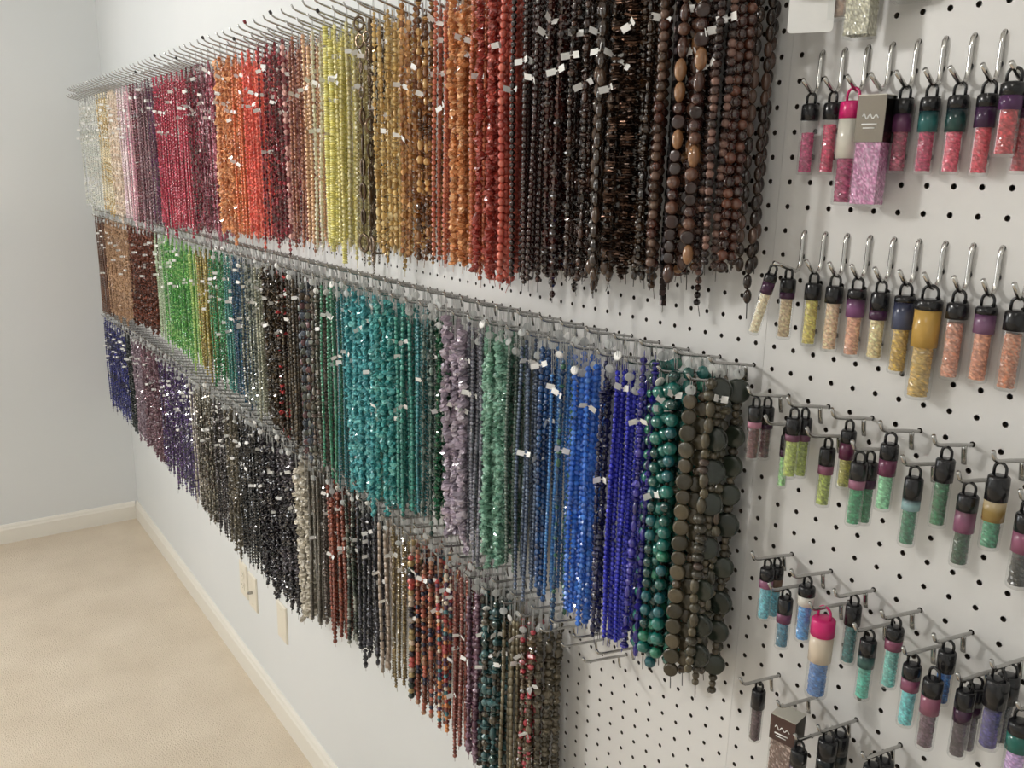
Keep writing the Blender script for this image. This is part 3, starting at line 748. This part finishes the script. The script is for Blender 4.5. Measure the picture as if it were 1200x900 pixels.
FINISH = ['gloss', 'glass', 'pearl', 'metal', 'stone']
geo = {}; meshes = {}
def q_of(X): return 2 if X > -22 else (1 if X > -50 else 0)
def variant(s):
    b = s['band']; q = q_of(s['X']) if s['ind'] or s['vis'] > 300 else max(0, q_of(s['X']) - 1); k = (s['ri'], s['bi'], q, s['li'] % 2 + (2 if rng.random() < .5 and q else 0))
    if k not in geo:
        kind = b[2]
        if kind == 'big_teal': kind = 'round'
        elif kind.startswith('big'): kind = 'mix'
        geo[k] = strand_geo(kind, b[3] if not b[2].startswith('big_disc') else .6, b[5], 14.0, q, random.Random(hash(k) & 0xffff))
    return k
CORD = {}
def cord_mesh(L):
    k = round(L)
    if k not in CORD:
        mb = MB(); mb.tube([(0, 0, 0.3), (0.02, 0, -k * .3), (-0.02, 0.01, -k * .7), (0, 0, -k + .2), (0.06, 0, -k - .7)], 0.03, 4); CORD[k] = mb.mesh('bead_strand', M['vinyl_dark'])
    return CORD[k]

sV, sF, sC, sS, sM, nv = [], [], [], [], [], 0
tagstuff = []
DEPTH = {0: 'frontmost', 1: 'second', 2: 'third', 3: 'fourth', 4: 'fifth', 5: 'sixth'}
def near_tags(s):
    """where the paper tags of a strand sit: list of (kind, z below bead top)"""
    out = []
    p = 0.62 if s['ri'] != 1 else 0.42
    if s['li'] < 2 and rng.random() < p: out.append(('p', -rng.uniform(0.8, 5.5)))
    if s['li'] < 2 and rng.random() < 0.12: out.append(('p', -rng.uniform(1, 9)))
    if s['ri'] and rng.random() < 0.5: out.append(('r', rng.uniform(0.15, 0.9) * s['gap'] * 0.7))
    return out
def tmpl_of(me):
    if me.name not in TM:
        me.calc_loop_triangles()
        v = np.zeros(len(me.vertices) * 3, dtype=np.float32); me.vertices.foreach_get('co', v)
        t = np.zeros(len(me.loop_triangles) * 3, dtype=np.int32); me.loop_triangles.foreach_get('vertices', t)
        TM[me.name] = (v.reshape(-1, 3) / S, t.reshape(-1, 3))
    return TM[me.name]
TM = {}
def stuff_add(v, f, c, sm, mi):
    global nv
    sV.append(v); sF.append(f + nv); sC.append(c); sS.append(sm); sM.append(np.full(len(f), mi)); nv += len(v)

for s in strands:
    b = s['band']; tg = near_tags(s)
    nb = 1 + (R0 := ROWS[s['ri']])['first'] - s['X'] - 1 + 1 - 1
    idx = R0['first'] - s['X'] + 1
    pos = W(s['x'], s['y'], s['top'])
    if s['ind']:
        lab = '%s bead strand, %s, %s hook from right, %s' % (b[1], R0['desc'], ordinal(idx), 'frontmost' if s['li'] == 0 else ('hindmost' if s['li'] == s['nl'] - 1 else DEPTH[s['li']] + ' from front'))
        if b[2].startswith('big') or b[1] in BEADWISE:
            o = link('bead_strand', cord_mesh(s['L']), loc=pos); big_strand(o, s)
        else:
            k = variant(s)
            if k not in meshes:
                v, f, c, sm = geo[k]; meshes[k] = make_mesh('bead_strand', v, f, M[b[4]], c, sm)
            o = link('bead_strand', meshes[k], loc=pos, rot=(rng.uniform(-.012, .012), rng.uniform(-.012, .012), s['rz']))
            o.scale = (1, 1, s['L'] / 14.0)
        tag(o, lab, 'bead strand', '%s bead strands, %s' % (b[1], R0['desc']))
        sz = o.scale[2]; rz = o.rotation_euler[2]
        t = link('hanging_thread', THREAD, o, Vector((0, 0, 0)), (0, 0, -rz)); t.scale = (1, 1, s['gap'] / sz)
        t.location = (0, 0, s['gap'] / sz * S)
        for kd, z in tg:
            me = ROUND_TAG if kd == 'r' and rng.random() < .65 else (ROUND_TAG_W if kd == 'r' else rng.choice(TAGS))
            if kd == 'r': q = link('round_tag', me, o, Vector((0.0, -0.02 * S, z / sz * S)), (math.pi / 2 + rng.uniform(-.5, .5), 0, -rz + rng.uniform(0, 1.4)))
            else:
                a = rng.uniform(-0.2, 1.5) - rz      # turned to the room
                q = link('price_tag', me, o, Vector((0.12 * math.sin(a) * S, -0.12 * math.cos(a) * S, z / sz * S)), (rng.uniform(-.5, .5), rng.uniform(-.5, .5), a))
                q['label'] = 'white paper price tag'
            q.scale = (1, 1, 1 / sz)
    else:
        k = variant(s); v, f, c, sm = geo[k]
        a = s['rz']; ca, sa = math.cos(a), math.sin(a); kz = s['L'] / 14.0
        vv = np.stack([v[:, 0] * ca - v[:, 1] * sa + s['x'], v[:, 0] * sa + v[:, 1] * ca + s['y'], v[:, 2] * kz + s['top']], 1)
        stuff_add(vv, f, c, sm, FINISH.index(b[4]))
        tv, tf = tmpl_of(THREAD); vv = tv * np.array((1, 1, s['gap'])) + np.array((s['x'], s['y'], s['top'] + s['gap']))
        stuff_add(vv, tf, np.full((len(vv), 3), .5), np.full(len(tf), True), 5)
        for kd, z in tg:
            tv, tf = tmpl_of(ROUND_TAG if kd == 'r' else TAGS[0])
            if kd == 'r': tv = np.stack([tv[:, 0], tv[:, 2], tv[:, 1]], 1)
            a = rng.uniform(0, 1.4); ca, sa = math.cos(a), math.sin(a)
            vv = np.stack([tv[:, 0] * ca - tv[:, 1] * sa + s['x'] + (0.15 * sa if kd == 'p' else 0), tv[:, 0] * sa + tv[:, 1] * ca + s['y'] - (0.15 * ca if kd == 'p' else 0), tv[:, 2] + s['top'] + z], 1)
            stuff_add(vv, tf, np.full((len(vv), 3), .8), np.full(len(tf), False), 7 if kd == 'r' else 6)
me = make_mesh('bead_strand', np.vstack(sV) + np.array((0, 0, ZF)), np.vstack(sF), [M[k] for k in FINISH] + [M['thread'], M['paper'], M['clear_tag']], np.vstack(sC), np.concatenate(sS), np.concatenate(sM))
o = link('hanging_bead_strands', me); o['kind'] = 'stuff'
tag(o, 'many more bead strands hanging behind and left of the counted ones', 'bead strands')

# ------------------------------------------------------------------ hooks of the three strand rows
bandname = {}
for s in strands:
    if s['li'] == 0: bandname[s['ri'], s['X']] = s['band'][1]
smb = MB()
for ri, R in enumerate(ROWS):
    lim = (-96, -92, -50)[ri]
    for X in range(-138, R['first'] + 1):
        hz = R['z'][0] if X % 2 else R['z'][1]
        yaw = rng.uniform(-0.05, 0.05)
        if X < lim:
            for k in range(2):
                tv, tf = tmpl_of(R['hk'][k]); smb.add(tv + np.array((X, 0, hz)), tf)
            continue
        idx = R['first'] - X + 1
        what = 'holding %s strands' % bandname[ri, X] if (ri, X) in bandname else 'left empty'
        cap = None
        if ri == 0:
            if X == -51: cap = cap_red
            elif X % 9 == 0: cap = cap_dark
        o = hook(R['hk'], X, hz, 'wire hook %s, %s from right in the %s' % (what, ordinal(idx), R['desc']), 'wire hooks of the %s' % R['desc'], cap, yaw=yaw)
o = smb.build('far_pegboard_hooks', M['steel'], loc=W(0, 0, 0)); o['kind'] = 'stuff'
tag(o, 'many silver wire hooks at the far left end of the three rows', 'hooks')


# ------------------------------------------------------------------ right panel: hooks
def j_hook_mesh(reach, tip_up):
    p = [(0, 0.2, 0.06), (0, 0.0, 0.02), (0, -0.09, -0.06), (0, -0.10, -0.4), (0, -0.10, -1.1), (0, -0.13, -1.35)]
    p += [(0, -0.25, -1.52), (0, -0.42, -1.58), (0, -0.58, -1.52), (0, -0.58 - reach * .5, -1.52 + tip_up * .5), (0, -0.58 - reach, -1.52 + tip_up)]
    mb = MB(); mb.tube(p, 0.085, 9); return mb.mesh('pegboard_hook', M['bright_steel'])
JA = j_hook_mesh(0.62, 0.42); JB = j_hook_mesh(0.5, 0.5); JL = j_hook_mesh(1.35, 0.35)
def j_hook(me, x, z, label):
    o = link('pegboard_hook', me, loc=W(x, 0, z), rot=(0, 0, rng.uniform(-.06, .06))); tag(o, label, 'hook', 'wire hooks of the bead tubes'); return o

# ------------------------------------------------------------------ right panel: tubes of seed beads
def jcol(c, k=0.25):
    return tuple(min(1, max(0, x * (1 + k * (nrg.random() - .5) * 2))) for x in c)
def jcol1(c, k):
    q = 1 + k * (nrg.random() - .5) * 2
    return tuple(x * q for x in c)
def dull(c, k=.14):
    l = .3 * c[0] + .55 * c[1] + .15 * c[2]
    return tuple(x * (1 - k) + l * k for x in c)
def bead_fill(r, z0, z1, col, col2=None, n=22, pitch=0.055, glit=0.12):
    rows = max(6, int((z0 - z1) / pitch)); v = []; c = []; f = []
    for i in range(rows + 1):
        z = z0 + (z1 - z0) * i / rows
        for k in range(n):
            a = 2 * math.pi * (k + .5 * (i % 2)) / n; rr = r * (1 - 0.12 * nrg.random())
            v.append((rr * math.cos(a), rr * math.sin(a), z + pitch * .3 * (nrg.random() - .5)))
            q = nrg.random()
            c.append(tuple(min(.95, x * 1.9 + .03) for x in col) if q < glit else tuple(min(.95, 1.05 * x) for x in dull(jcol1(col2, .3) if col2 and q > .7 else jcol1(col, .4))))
    for i in range(rows):
        for k in range(n):
            k2 = (k + 1) % n; f.append((i * n + k, (i + 1) * n + k, (i + 1) * n + k2, i * n + k2))
    f.append(tuple(range(n))); f.append(tuple(range((rows + 1) * n - 1, rows * n - 1, -1)))
    return v, f, c
def bead_tube(x, y, z, L, d, cap_h, bead, desc, band=None, band_h=0.0, cap='black', gap=0.0, bead2=None, lean=0.0, swing=0.0, loop=0.42, sheen=None):
    """z is the inside top of the hanging loop (where the hook wire passes); L the length from there to the foot"""
    r = bpy.data.objects.new('bead_tube', None); COL.objects.link(r); r.location = W(x, y, z); r.rotation_euler = (swing, lean, rng.uniform(-.2, .2))
    tag(r, desc, 'bead tube', 'tubes of seed beads on the right panel')
    R_ = d / 2; zt = -loop                  # cap top
    mc = M[cap]
    mb = MB(); w = R_ * 0.62
    mb.tube([(-w, 0, zt - .02), (-w, 0, zt + loop * .55)] + arc((0, 0, zt + loop * .55), w, 180, 0, 8, 'xz')[1:-1] + [(w, 0, zt + loop * .55), (w, 0, zt - .02)], 0.055, 6)
    # the arch top sits just over the wire
    top = zt + loop * .55 + w - .02
    lp = mb.build('hanging_loop', mc, r)
    lp.location = (0, 0, (0.11 - top) * S if top > 0.11 else 0)
    off = min(0, 0.11 - top)
    zt += off
    mb = MB(); mb.lathe([(R_ * .55, zt + .03), (R_ * .9, zt), (R_ * 1.03, zt - .06), (R_ * 1.05, zt - cap_h * .5), (R_ * 1.05, zt - cap_h)], 18)
    mb.build('cap', mc, r)
    zb = -L
    mb = MB(); mb.lathe([(R_ * .97, zt - cap_h * .6), (R_, zt - cap_h), (R_, zb + .10), (R_ * .93, zb + .02), (R_ * .8, zb)], 18)
    mb.build('vial', M['clear'], r)
    v, f, c = bead_fill(R_ * 0.80, zt - cap_h - gap - 0.02, zb + 0.12, bead, bead2)
    me = make_mesh('bead_fill', v, f, M['fill'], np.array(c), False); o = link('bead_fill', me, r); o['kind'] = 'stuff'
    if band:
        z0 = zt - cap_h - 0.01; z1 = z0 - band_h; n = 18
        mb = MB(); mb.lathe([(R_ * 1.02, z0), (R_ * 1.02, (z0 * .5 + z1 * .5)), (R_ * 1.02, z1)], n, band)
        o = mb.build('label_band', M['print'], r, colors=True)
        if sheen:           # two-tone printed band
            at = o.data.attributes['Col'].data
            for k in range(n): at[2 * n + k].color = (*sheen, 1); at[n + k].color = (*sheen, 1)
    return r

PURP = lin('42223f'); PLUM = lin('3c2038')
# --- upper row of tubes on J-hooks (holes at z=6)
for X in range(1, 10):
    j_hook(JA, X, 6, 'silver J-shaped hook, %s from the left in the upper row of tubes%s' % (ordinal(X), ' and empty' if X == 4 else ''))
zA = 6 - 1.58 + 0.02
bead_tube(1, -.45, zA, 3.15, .64, .62, lin('b83c70'), 'tube of pink beads with plain black cap, leftmost in upper row', gap=.45)
bead_tube(2, -.45, zA, 3.12, .62, .62, lin('c02e58'), 'tube of raspberry beads with plain black cap, second in upper row', gap=.16)
bead_tube(3, -.62, zA, 4.25, .86, .62, lin('9a2c58'), 'large tube of magenta beads with hot pink cap and white label', band=lin('d8d4c8'), band_h=1.45, cap='hotpink', bead2=lin('b84878'))
bead_tube(5, -.45, zA, 3.05, .66, .52, lin('98304e'), 'tube of dark pink beads with purple label, right of the pink glitter box', band=PURP, band_h=.62, sheen=lin('633557'))
bead_tube(6, -.45, zA, 3.05, .66, .46, lin('b03058'), 'tube of rose beads with shiny teal label in upper row', band=lin('143539'), band_h=.70, sheen=lin('2b6463'))
bead_tube(7, -.45, zA, 3.05, .66, .40, lin('d0405c'), 'tube of coral pink beads with dark blue-green label in upper row', band=lin('121f28'), band_h=.78, sheen=lin('1f423f'))
bead_tube(8, -.45, zA, 3.08, .66, .40, lin('cc3448'), 'tube of coral red beads with purple label in upper row', band=lin('3c2242'), band_h=.66)
bead_tube(9, -.95, zA + .28, 2.75, .70, .40, lin('b83038'), 'tube of red beads with wide purple cap label, in front at the right edge', band=lin('502e56'), band_h=.44)
bead_tube(9.3, -.42, zA, 3.0, .62, .5, lin('98202c'), 'tube of dark red beads behind the front red one at right edge', band=PLUM, band_h=.3)

# --- second row of tubes on J-hooks (holes at z=-1)
j_hook(JL, 1, -1, 'silver J-shaped hook holding two cream tubes, leftmost in second row of tubes')
for X in range(2, 11):
    j_hook(JB, X, -1, 'silver J-shaped hook, %s from the left in the second row of tubes' % ordinal(X))
zB = -1 - 1.58 + 0.02
bead_tube(1.0, -1.75, zB + .30, 3.05, .50, .30, lin('e0cca4'), 'tilted tube of cream beads with purple cap, far left of second row', band=PURP, band_h=.50, lean=0.24)
bead_tube(1.0, -.78, zB + .1, 2.95, .62, .55, lin('d0b48c'), 'tube of beige beads with black cap and purple label, beside tilted one', band=PURP, band_h=.26)
bead_tube(2, -.45, zB, 3.0, .64, .66, lin('d0bc50'), 'tube of yellow beads with plain black cap in second row', bead2=lin('b8a030'))
bead_tube(3, -.45, zB, 3.05, .66, .66, lin('d8b088'), 'tube of peach beads with plain black cap in second row', bead2=lin('e0c4a0'))
bead_tube(4, -.45, zB, 3.08, .68, .34, lin('d89878'), 'tube of salmon pink beads with purple patterned label in second row', band=PLUM, band_h=.72, sheen=lin('80507a'))
bead_tube(5, -.45, zB, 3.02, .66, .66, lin('dcc488'), 'tube of pale gold beads with black cap and purple stripe', band=PURP, band_h=.36)
bead_tube(6, -.45, zB, 3.35, .72, .22, lin('c09a38'), 'tube of gold beads with dark blue see-through label', band=lin('20243c'), band_h=1.0, sheen=lin('4a5068'), bead2=lin('a8842c'))
bead_tube(7, -.55, zB, 4.1, .90, .36, lin('b89440'), 'large tube of gold beads with tan flower label and dark band', band=lin('c09a50'), band_h=1.35, bead2=lin('c8a858'))
bead_tube(8, -.45, zB, 3.18, .70, .56, lin('c07c60'), 'tube of copper pink beads with black cap, right of large gold one', gap=.12, bead2=lin('d8a088'))
bead_tube(9, -.45, zB, 3.08, .68, .24, lin('c88060'), 'tube of copper beads with magenta label in second row', band=lin('532e50'), band_h=.66, sheen=lin('785673'), gap=.05)
bead_tube(10, -.45, zB, 3.15, .70, .66, lin('b06a48'), 'tube of copper orange beads with black cap at right edge of second row', gap=.08, bead2=lin('d09878'))

# --- three rows of tubes on straight hooks in a zigzag
def hole_hook(X, Z, row):
    return hook(HKR, X, Z, 'silver straight hook in the %s of tubes, %s hole column right of seam' % (row, ordinal(X + 1)), 'wire hooks of the bead tubes')
tl = math.tan(math.radians(8.5))
def hang(X, Z, y): return Z + max(0, -y - .3) * tl - 0.03
for X in range(1, 12): hole_hook(X, -8 if X % 2 else -9, 'third row')
for X in range(2, 13): hole_hook(X, -15 if X % 2 == 0 else -16, 'fourth row')
for X, Z in ((2, -21), (4, -21), (5, -22), (6, -21), (8, -21)): hole_hook(X, Z, 'fifth row')
def T_(X, Z, y, L, d, cap_h, bead, desc, **k):
    bead_tube(X, y, hang(X, Z, y), L, d, cap_h, bead, desc, **k)
LILA = lin('6d4559'); MAG = lin('59223f')
# third row, greens
T_(1, -8, -2.1, 2.75, .58, .62, lin('5c2c30'), 'tube of dark maroon beads with pink stripe, leftmost front in third row', band=lin('a87084'), band_h=.26, gap=.05)
T_(1, -8, -1.35, 2.75, .58, .72, lin('4c2228'), 'tube of dark maroon beads behind the leftmost one in third row', band=PLUM, band_h=.2)
T_(2, -9, -1.25, 2.75, .40, .60, lin('78b868'), 'thin tube of light green glass beads with purple cap, third row', band=PLUM, band_h=.3, bead2=lin('a8d0a0'))
T_(3, -8, -2.2, 2.95, .58, .66, lin('a0b048'), 'tube of lime beads with pink stripe, front one of a pair', band=LILA, band_h=.26)
T_(3, -8, -1.5, 2.95, .58, .66, lin('94a440'), 'tube of lime beads with pink stripe, back one of a pair', band=LILA, band_h=.26)
T_(4, -9, -1.2, 2.9, .60, .70, lin('98a83c'), 'tube of olive green beads with pink label, third row fourth hook', band=lin('865068'), band_h=.36)
T_(5, -8, -1.45, 2.8, .56, .48, lin('98942c'), 'tube of yellow green beads with magenta label, half hidden in third row', band=MAG, band_h=.66)
T_(6, -9, -2.1, 2.95, .60, .66, lin('28885a'), 'tube of green beads with pink stripe, front of the middle pair', band=lin('946078'), band_h=.34)
T_(6, -9, -1.4, 2.95, .60, .66, lin('1f7448'), 'tube of green beads, back of the middle pair in third row', band=PURP, band_h=.34)
T_(7, -8, -1.9, 3.0, .62, .56, lin('78c090'), 'tube of mint beads with magenta label in third row', band=lin('63304a'), band_h=.62)
T_(8, -9, -1.75, 3.05, .62, .78, lin('2c7858'), 'tube of teal green beads with pale blue shiny label in third row', band=lin('2c3438'), band_h=.42, sheen=lin('90b0b4'))
T_(9, -8, -1.7, 2.95, .62, .82, lin('14643c'), 'tube of emerald beads with plain black cap in third row')
T_(10, -9, -1.8, 3.05, .66, .56, lin('14442c'), 'tube of dark green beads with wide pink label in third row', band=lin('6a4856'), band_h=.76, sheen=lin('84506c'))
T_(11, -8, -2.05, 3.0, .68, .84, lin('2c8460'), 'tube of sea green beads with white and tan label in third row', band=lin('b8a888'), band_h=.70, sheen=lin('907844'))
T_(12, -9, -1.9, 3.0, .70, .60, lin('262a2a'), 'tube of charcoal beads with pink label at the right edge, third row', band=lin('865068'), band_h=.7)
hole_hook(12, -9, 'third row')
# fourth row, blues
T_(2, -15, -1.6, 2.85, .58, .52, lin('58b0c4'), 'tube of aqua beads with pink label, front of the leftmost pair', band=lin('8c5874'), band_h=.36)
T_(2, -15, -.95, 2.85, .58, .52, lin('4ca4b8'), 'tube of aqua beads with brown label, back of the leftmost pair', band=lin('6c5444'), band_h=.55)
T_(3, -16, -1.5, 2.75, .62, .66, lin('26708c'), 'tube of blue teal beads with black cap and pink stripe, fourth row', band=lin('703c58'), band_h=.42, gap=.0)
T_(4, -15, -1.55, 2.9, .66, .40, lin('2c84cc'), 'tube of bright blue beads with white band in fourth row', band=lin('d8d4cc'), band_h=.42, bead2=lin('4c98d8'))
T_(5, -16, -1.65, 3.95, .92, .72, lin('2c68ac'), 'large tube of blue beads with hot pink cap and cream label', band=lin('d8c8b4'), band_h=1.15, cap='hotpink', bead2=lin('4880c0'))
T_(6, -15, -1.25, 3.0, .60, .86, lin('146468'), 'tube of dark teal beads with plain black cap, right of pink-capped one')
T_(7, -16, -1.6, 3.0, .62, .62, lin('3ca894'), 'tube of teal beads with dark shiny label in fourth row', band=lin('1c3030'), band_h=.52, sheen=lin('3c5c58'))
T_(8, -15, -1.6, 2.95, .62, .46, lin('58b0a8'), 'tube of pale teal beads with pink label in fourth row', band=lin('804860'), band_h=.42, gap=.2)
T_(9, -16, -1.9, 2.95, .64, .52, lin('54c0c8'), 'tube of aqua beads with pink label at centre right of fourth row', band=lin('864c66'), band_h=.48)
T_(10, -15, -1.55, 2.55, .60, .78, lin('2470bc'), 'tube of blue beads with plain black cap, fourth row near right', bead2=lin('1c58a0'))
T_(10, -16, -2.25, 3.2, .66, .62, lin('583a4c'), 'tube of mauve brown beads with pink label, front of dark cluster', band=lin('8c5468'), band_h=.70)
T_(11, -16, -1.9, 3.05, .62, .66, lin('3c2c38'), 'tube of plum beads just behind the mauve brown one', band=PLUM, band_h=.5)
T_(11, -16, -1.2, 3.0, .60, .66, lin('34283c'), 'tube of plum beads at the back of dark cluster', band=PLUM, band_h=.4)
T_(12, -15, -2.0, 3.05, .72, .98, lin('342e78'), 'tube of indigo beads with tall black cap, front at right edge', gap=.15)
T_(12, -15, -1.2, 3.05, .70, .98, lin('262a34'), 'tube of dark slate beads with tall black cap, behind the indigo one', gap=.15)
T_(13, -16, -2.2, 3.4, .72, .40, lin('b490cc'), 'tube of lilac beads with teal label at the lower right edge', band=lin('1f5f56'), band_h=.62)
hole_hook(13, -16, 'fourth row')
# fifth row, browns and blacks
T_(2, -21, -1.35, 3.0, .60, .86, lin('48303a'), 'tube of plum black beads with plain black cap, leftmost in fifth row')
T_(5, -22, -2.3, 3.0, .66, .70, lin('6c4444'), 'tube of brown pink beads with black cap, right of the brown box', band=PLUM, band_h=.4)
T_(6, -21, -1.9, 3.3, .74, .80, lin('1c2a28'), 'tube of dark green black beads, front of fifth row black pair', band=lin('10181a'), band_h=.6)
T_(6, -21, -1.05, 3.3, .70, .80, lin('141a1e'), 'tube of black beads, behind the dark green black pair front', band=lin('10181a'), band_h=.6)
T_(8, -21, -1.8, 3.2, .74, .9, lin('141418'), 'tube of black beads with tall cap, rightmost pair front in fifth row')
T_(8, -21, -1.0, 3.2, .70, .9, lin('181418'), 'tube of black beads with tall cap, rightmost pair back in fifth row')

# ------------------------------------------------------------------ boxes and bags
def scribble(parent, w, z, y):
    """pale brush-like lettering swash on a label"""
    mb = MB()
    pts = [(-w * .5 + w * t, y, z + .10 * math.sin(t * 17) * (1 - .5 * t)) for t in np.linspace(0, 1, 22)]
    mb.tube(pts, 0.022, 4, caps=True)
    mb.box((-w * .5, y - .008, z - .30), (w * .42, y + .01, z - .24)); mb.box((-w * .4, y - .008, z - .42), (w * .3, y + .01, z - .38))
    mb.build('lettering', M['card'], parent)
def bead_box(x, y, z, w, d, h, lab_h, lab_col, side_col, bead, bead2, desc, top_col, rz):
    r = bpy.data.objects.new('bead_box', None); COL.objects.link(r); r.location = W(x, y, z); r.rotation_euler = (0, 0, rz)
    tag(r, desc, 'bead box')
    hw, hd = w / 2, d / 2
    mb = MB(); mb.box((-hw, -hd, -h), (hw, hd, 0)); mb.build('clear_box', M['clear'], r, smooth=False)
    # filling with many faces
    n = 16; v = []; c = []; f = []
    rows = int((h - lab_h) / .07)
    per = []
    for k in range(n): t = k / n; per.append((-hw + w * t, -hd))
    for k in range(10): per.append((hw, -hd + d * k / 10))
    for k in range(n): per.append((hw - w * k / n, hd))
    for k in range(10): per.append((-hw, hd - d * k / 10))
    m_ = len(per)
    for i in range(rows + 1):
        zz = -lab_h + .02 + (-h + .08 + lab_h) * i / rows
        for (px, py) in per:
            s = .93 - .06 * nrg.random(); v.append((px * s, py * s, zz + .02 * nrg.random()))
            q = nrg.random(); c.append(tuple(min(1, a * 1.8 + .2) for a in bead) if q < .15 else jcol1(bead2 if q > .6 else bead, .35))
    for i in range(rows):
        for k in range(m_):
            k2 = (k + 1) % m_; f.append((i * m_ + k, (i + 1) * m_ + k, (i + 1) * m_ + k2, i * m_ + k2))
    o = link('bead_fill', make_mesh('bead_fill', v, f, M['fill'], np.array(c), False), r); o['kind'] = 'stuff'
    if lab_h:
        e = .015
        mb = MB(); mb.box((-hw - e, -hd - e, -lab_h), (hw + e, -hd + .01, .01), lab_col); lb = mb.build('label_sleeve', M['print'], r, smooth=False, colors=True)
        scribble(lb, w * .6, -lab_h * .45, -hd - e - .005)
        mb = MB(); mb.box((hw - .01, -hd, -lab_h), (hw + e, hd + e, .01), side_col); mb.box((-hw - e, -hd, -lab_h), (-hw + .01, hd + e, .01), side_col); mb.box((-hw, hd - .01, -lab_h), (hw, hd + e, .01), side_col)
        mb.build('label_side', M['print'], r, smooth=False, colors=True)
        mb = MB(); mb.box((-hw - e, -hd - e, .01), (hw + e, hd + e, .04), top_col); mb.build('lid', M['print'], r, smooth=False, colors=True)
    mb = MB(); mb.tube([(-.14, hd - .1, 0.0), (-.14, hd - .1, .2), (-.08, hd - .1, .32), (.08, hd - .1, .32), (.14, hd - .1, .2), (.14, hd - .1, 0)], .03, 6)
    mb.build('hanging_loop', M['clear'], r)
    return r
bead_box(4.25, -.95, 4.12, 1.02, .85, 3.95, 1.62, lin('8c8478'), lin('14100e'), lin('b8709c'), lin('c898b8'), 'square box of pink glitter beads with grey label beside the pink-capped tube', lin('d8d4c8'), 0.16)
bead_box(4.0, -1.85, -21.2, 1.10, .95, 4.2, 1.15, lin('4a3430'), lin('14100e'), lin('8c7268'), lin('6c5048'), 'square box of brown silver beads with pale lid, lower left of tubes', lin('b8b4a8'), 0.2)
bead_box(3.35, -1.2, 10.6, 1.0, .8, 4.45, 0, None, None, lin('a8a48c'), lin('c0bca8'), 'clear box of silvery grey beads hanging at the top right', None, 0.16)
# white card with a bag of small silver findings
r = bpy.data.objects.new('carded_pack', None); COL.objects.link(r); r.location = W(1.55, -1.7, 8.6); r.rotation_euler = (0, 0, 0.55)
tag(r, 'white rounded card with a clear pack of beads, hanging at top', 'card')
mb = MB(); w, h, rad = .82, 2.1, .16
out = []
for (cx, cz, a0) in ((w - rad, h - rad, 0), (-w + rad, h - rad, 90), (-w + rad, -h + rad, 180), (w - rad, -h + rad, 270)):
    for k in range(5): a = math.radians(a0 + 22.5 * k); out.append((cx + rad * math.cos(a), cz + rad * math.sin(a)))
k = len(out)
mb.add([(x, -.012, z) for x, z in out] + [(x, .012, z) for x, z in out], [tuple(range(k - 1, -1, -1)), tuple(range(k, 2 * k))] + [(i, (i + 1) % k, k + (i + 1) % k, k + i) for i in range(k)])
mb.build('card', M['card'], r, smooth=False)
v, f, c = bead_fill(.40, 1.7, -.9, lin('c8c4bc'), lin('a8a49c'), n=16, pitch=.12, glit=.3)
v = [(a * 1.2, b * .35 - .18, z) for a, b, z in v]
link('bead_fill', make_mesh('bead_fill', v, f, M['fill'], np.array(c), False), r)['kind'] = 'stuff'
def bag(x, y, z, w, h, bead, bead2, desc, rz=0.4):
    r = bpy.data.objects.new('bead_bag', None); COL.objects.link(r); r.location = W(x, y, z); r.rotation_euler = (0, 0, rz); tag(r, desc, 'bead bag')
    v, f, c = bead_fill(1.0, -.3, -h + .15, bead, bead2, n=20, pitch=.1, glit=.2)
    v = [(a * w * .46, b * .22 * (1 - .3 * abs(zz / h)), zz) for a, b, zz in v]
    link('bead_fill', make_mesh('bead_fill', v, f, M['fill'], np.array(c), False), r)['kind'] = 'stuff'
    mb = MB(); mb.box((-w / 2, -.26, -h), (w / 2, .26, 0)); mb.build('clear_bag', M['clear'], r, smooth=False)
bag(2.35, -1.0, 10.6, .9, 3.7, lin('8c7464'), lin('a89484'), 'clear bag of taupe beads behind the white card at top')
bag(4.9, -.6, 10.2, 1.2, 2.95, lin('8c8470'), lin('a49c8c'), 'clear bag of grey green beads at the top edge, right of silvery box')
bag(6.4, -.6, 10.3, 1.3, 2.72, lin('a08c98'), lin('b8a8b0'), 'clear bag of mauve grey beads at the top edge of right panel')
bag(7.95, -.6, 10.45, 1.3, 2.72, lin('a890a0'), lin('c0acb8'), 'clear bag of pale mauve beads at top edge, right of mauve grey bag')
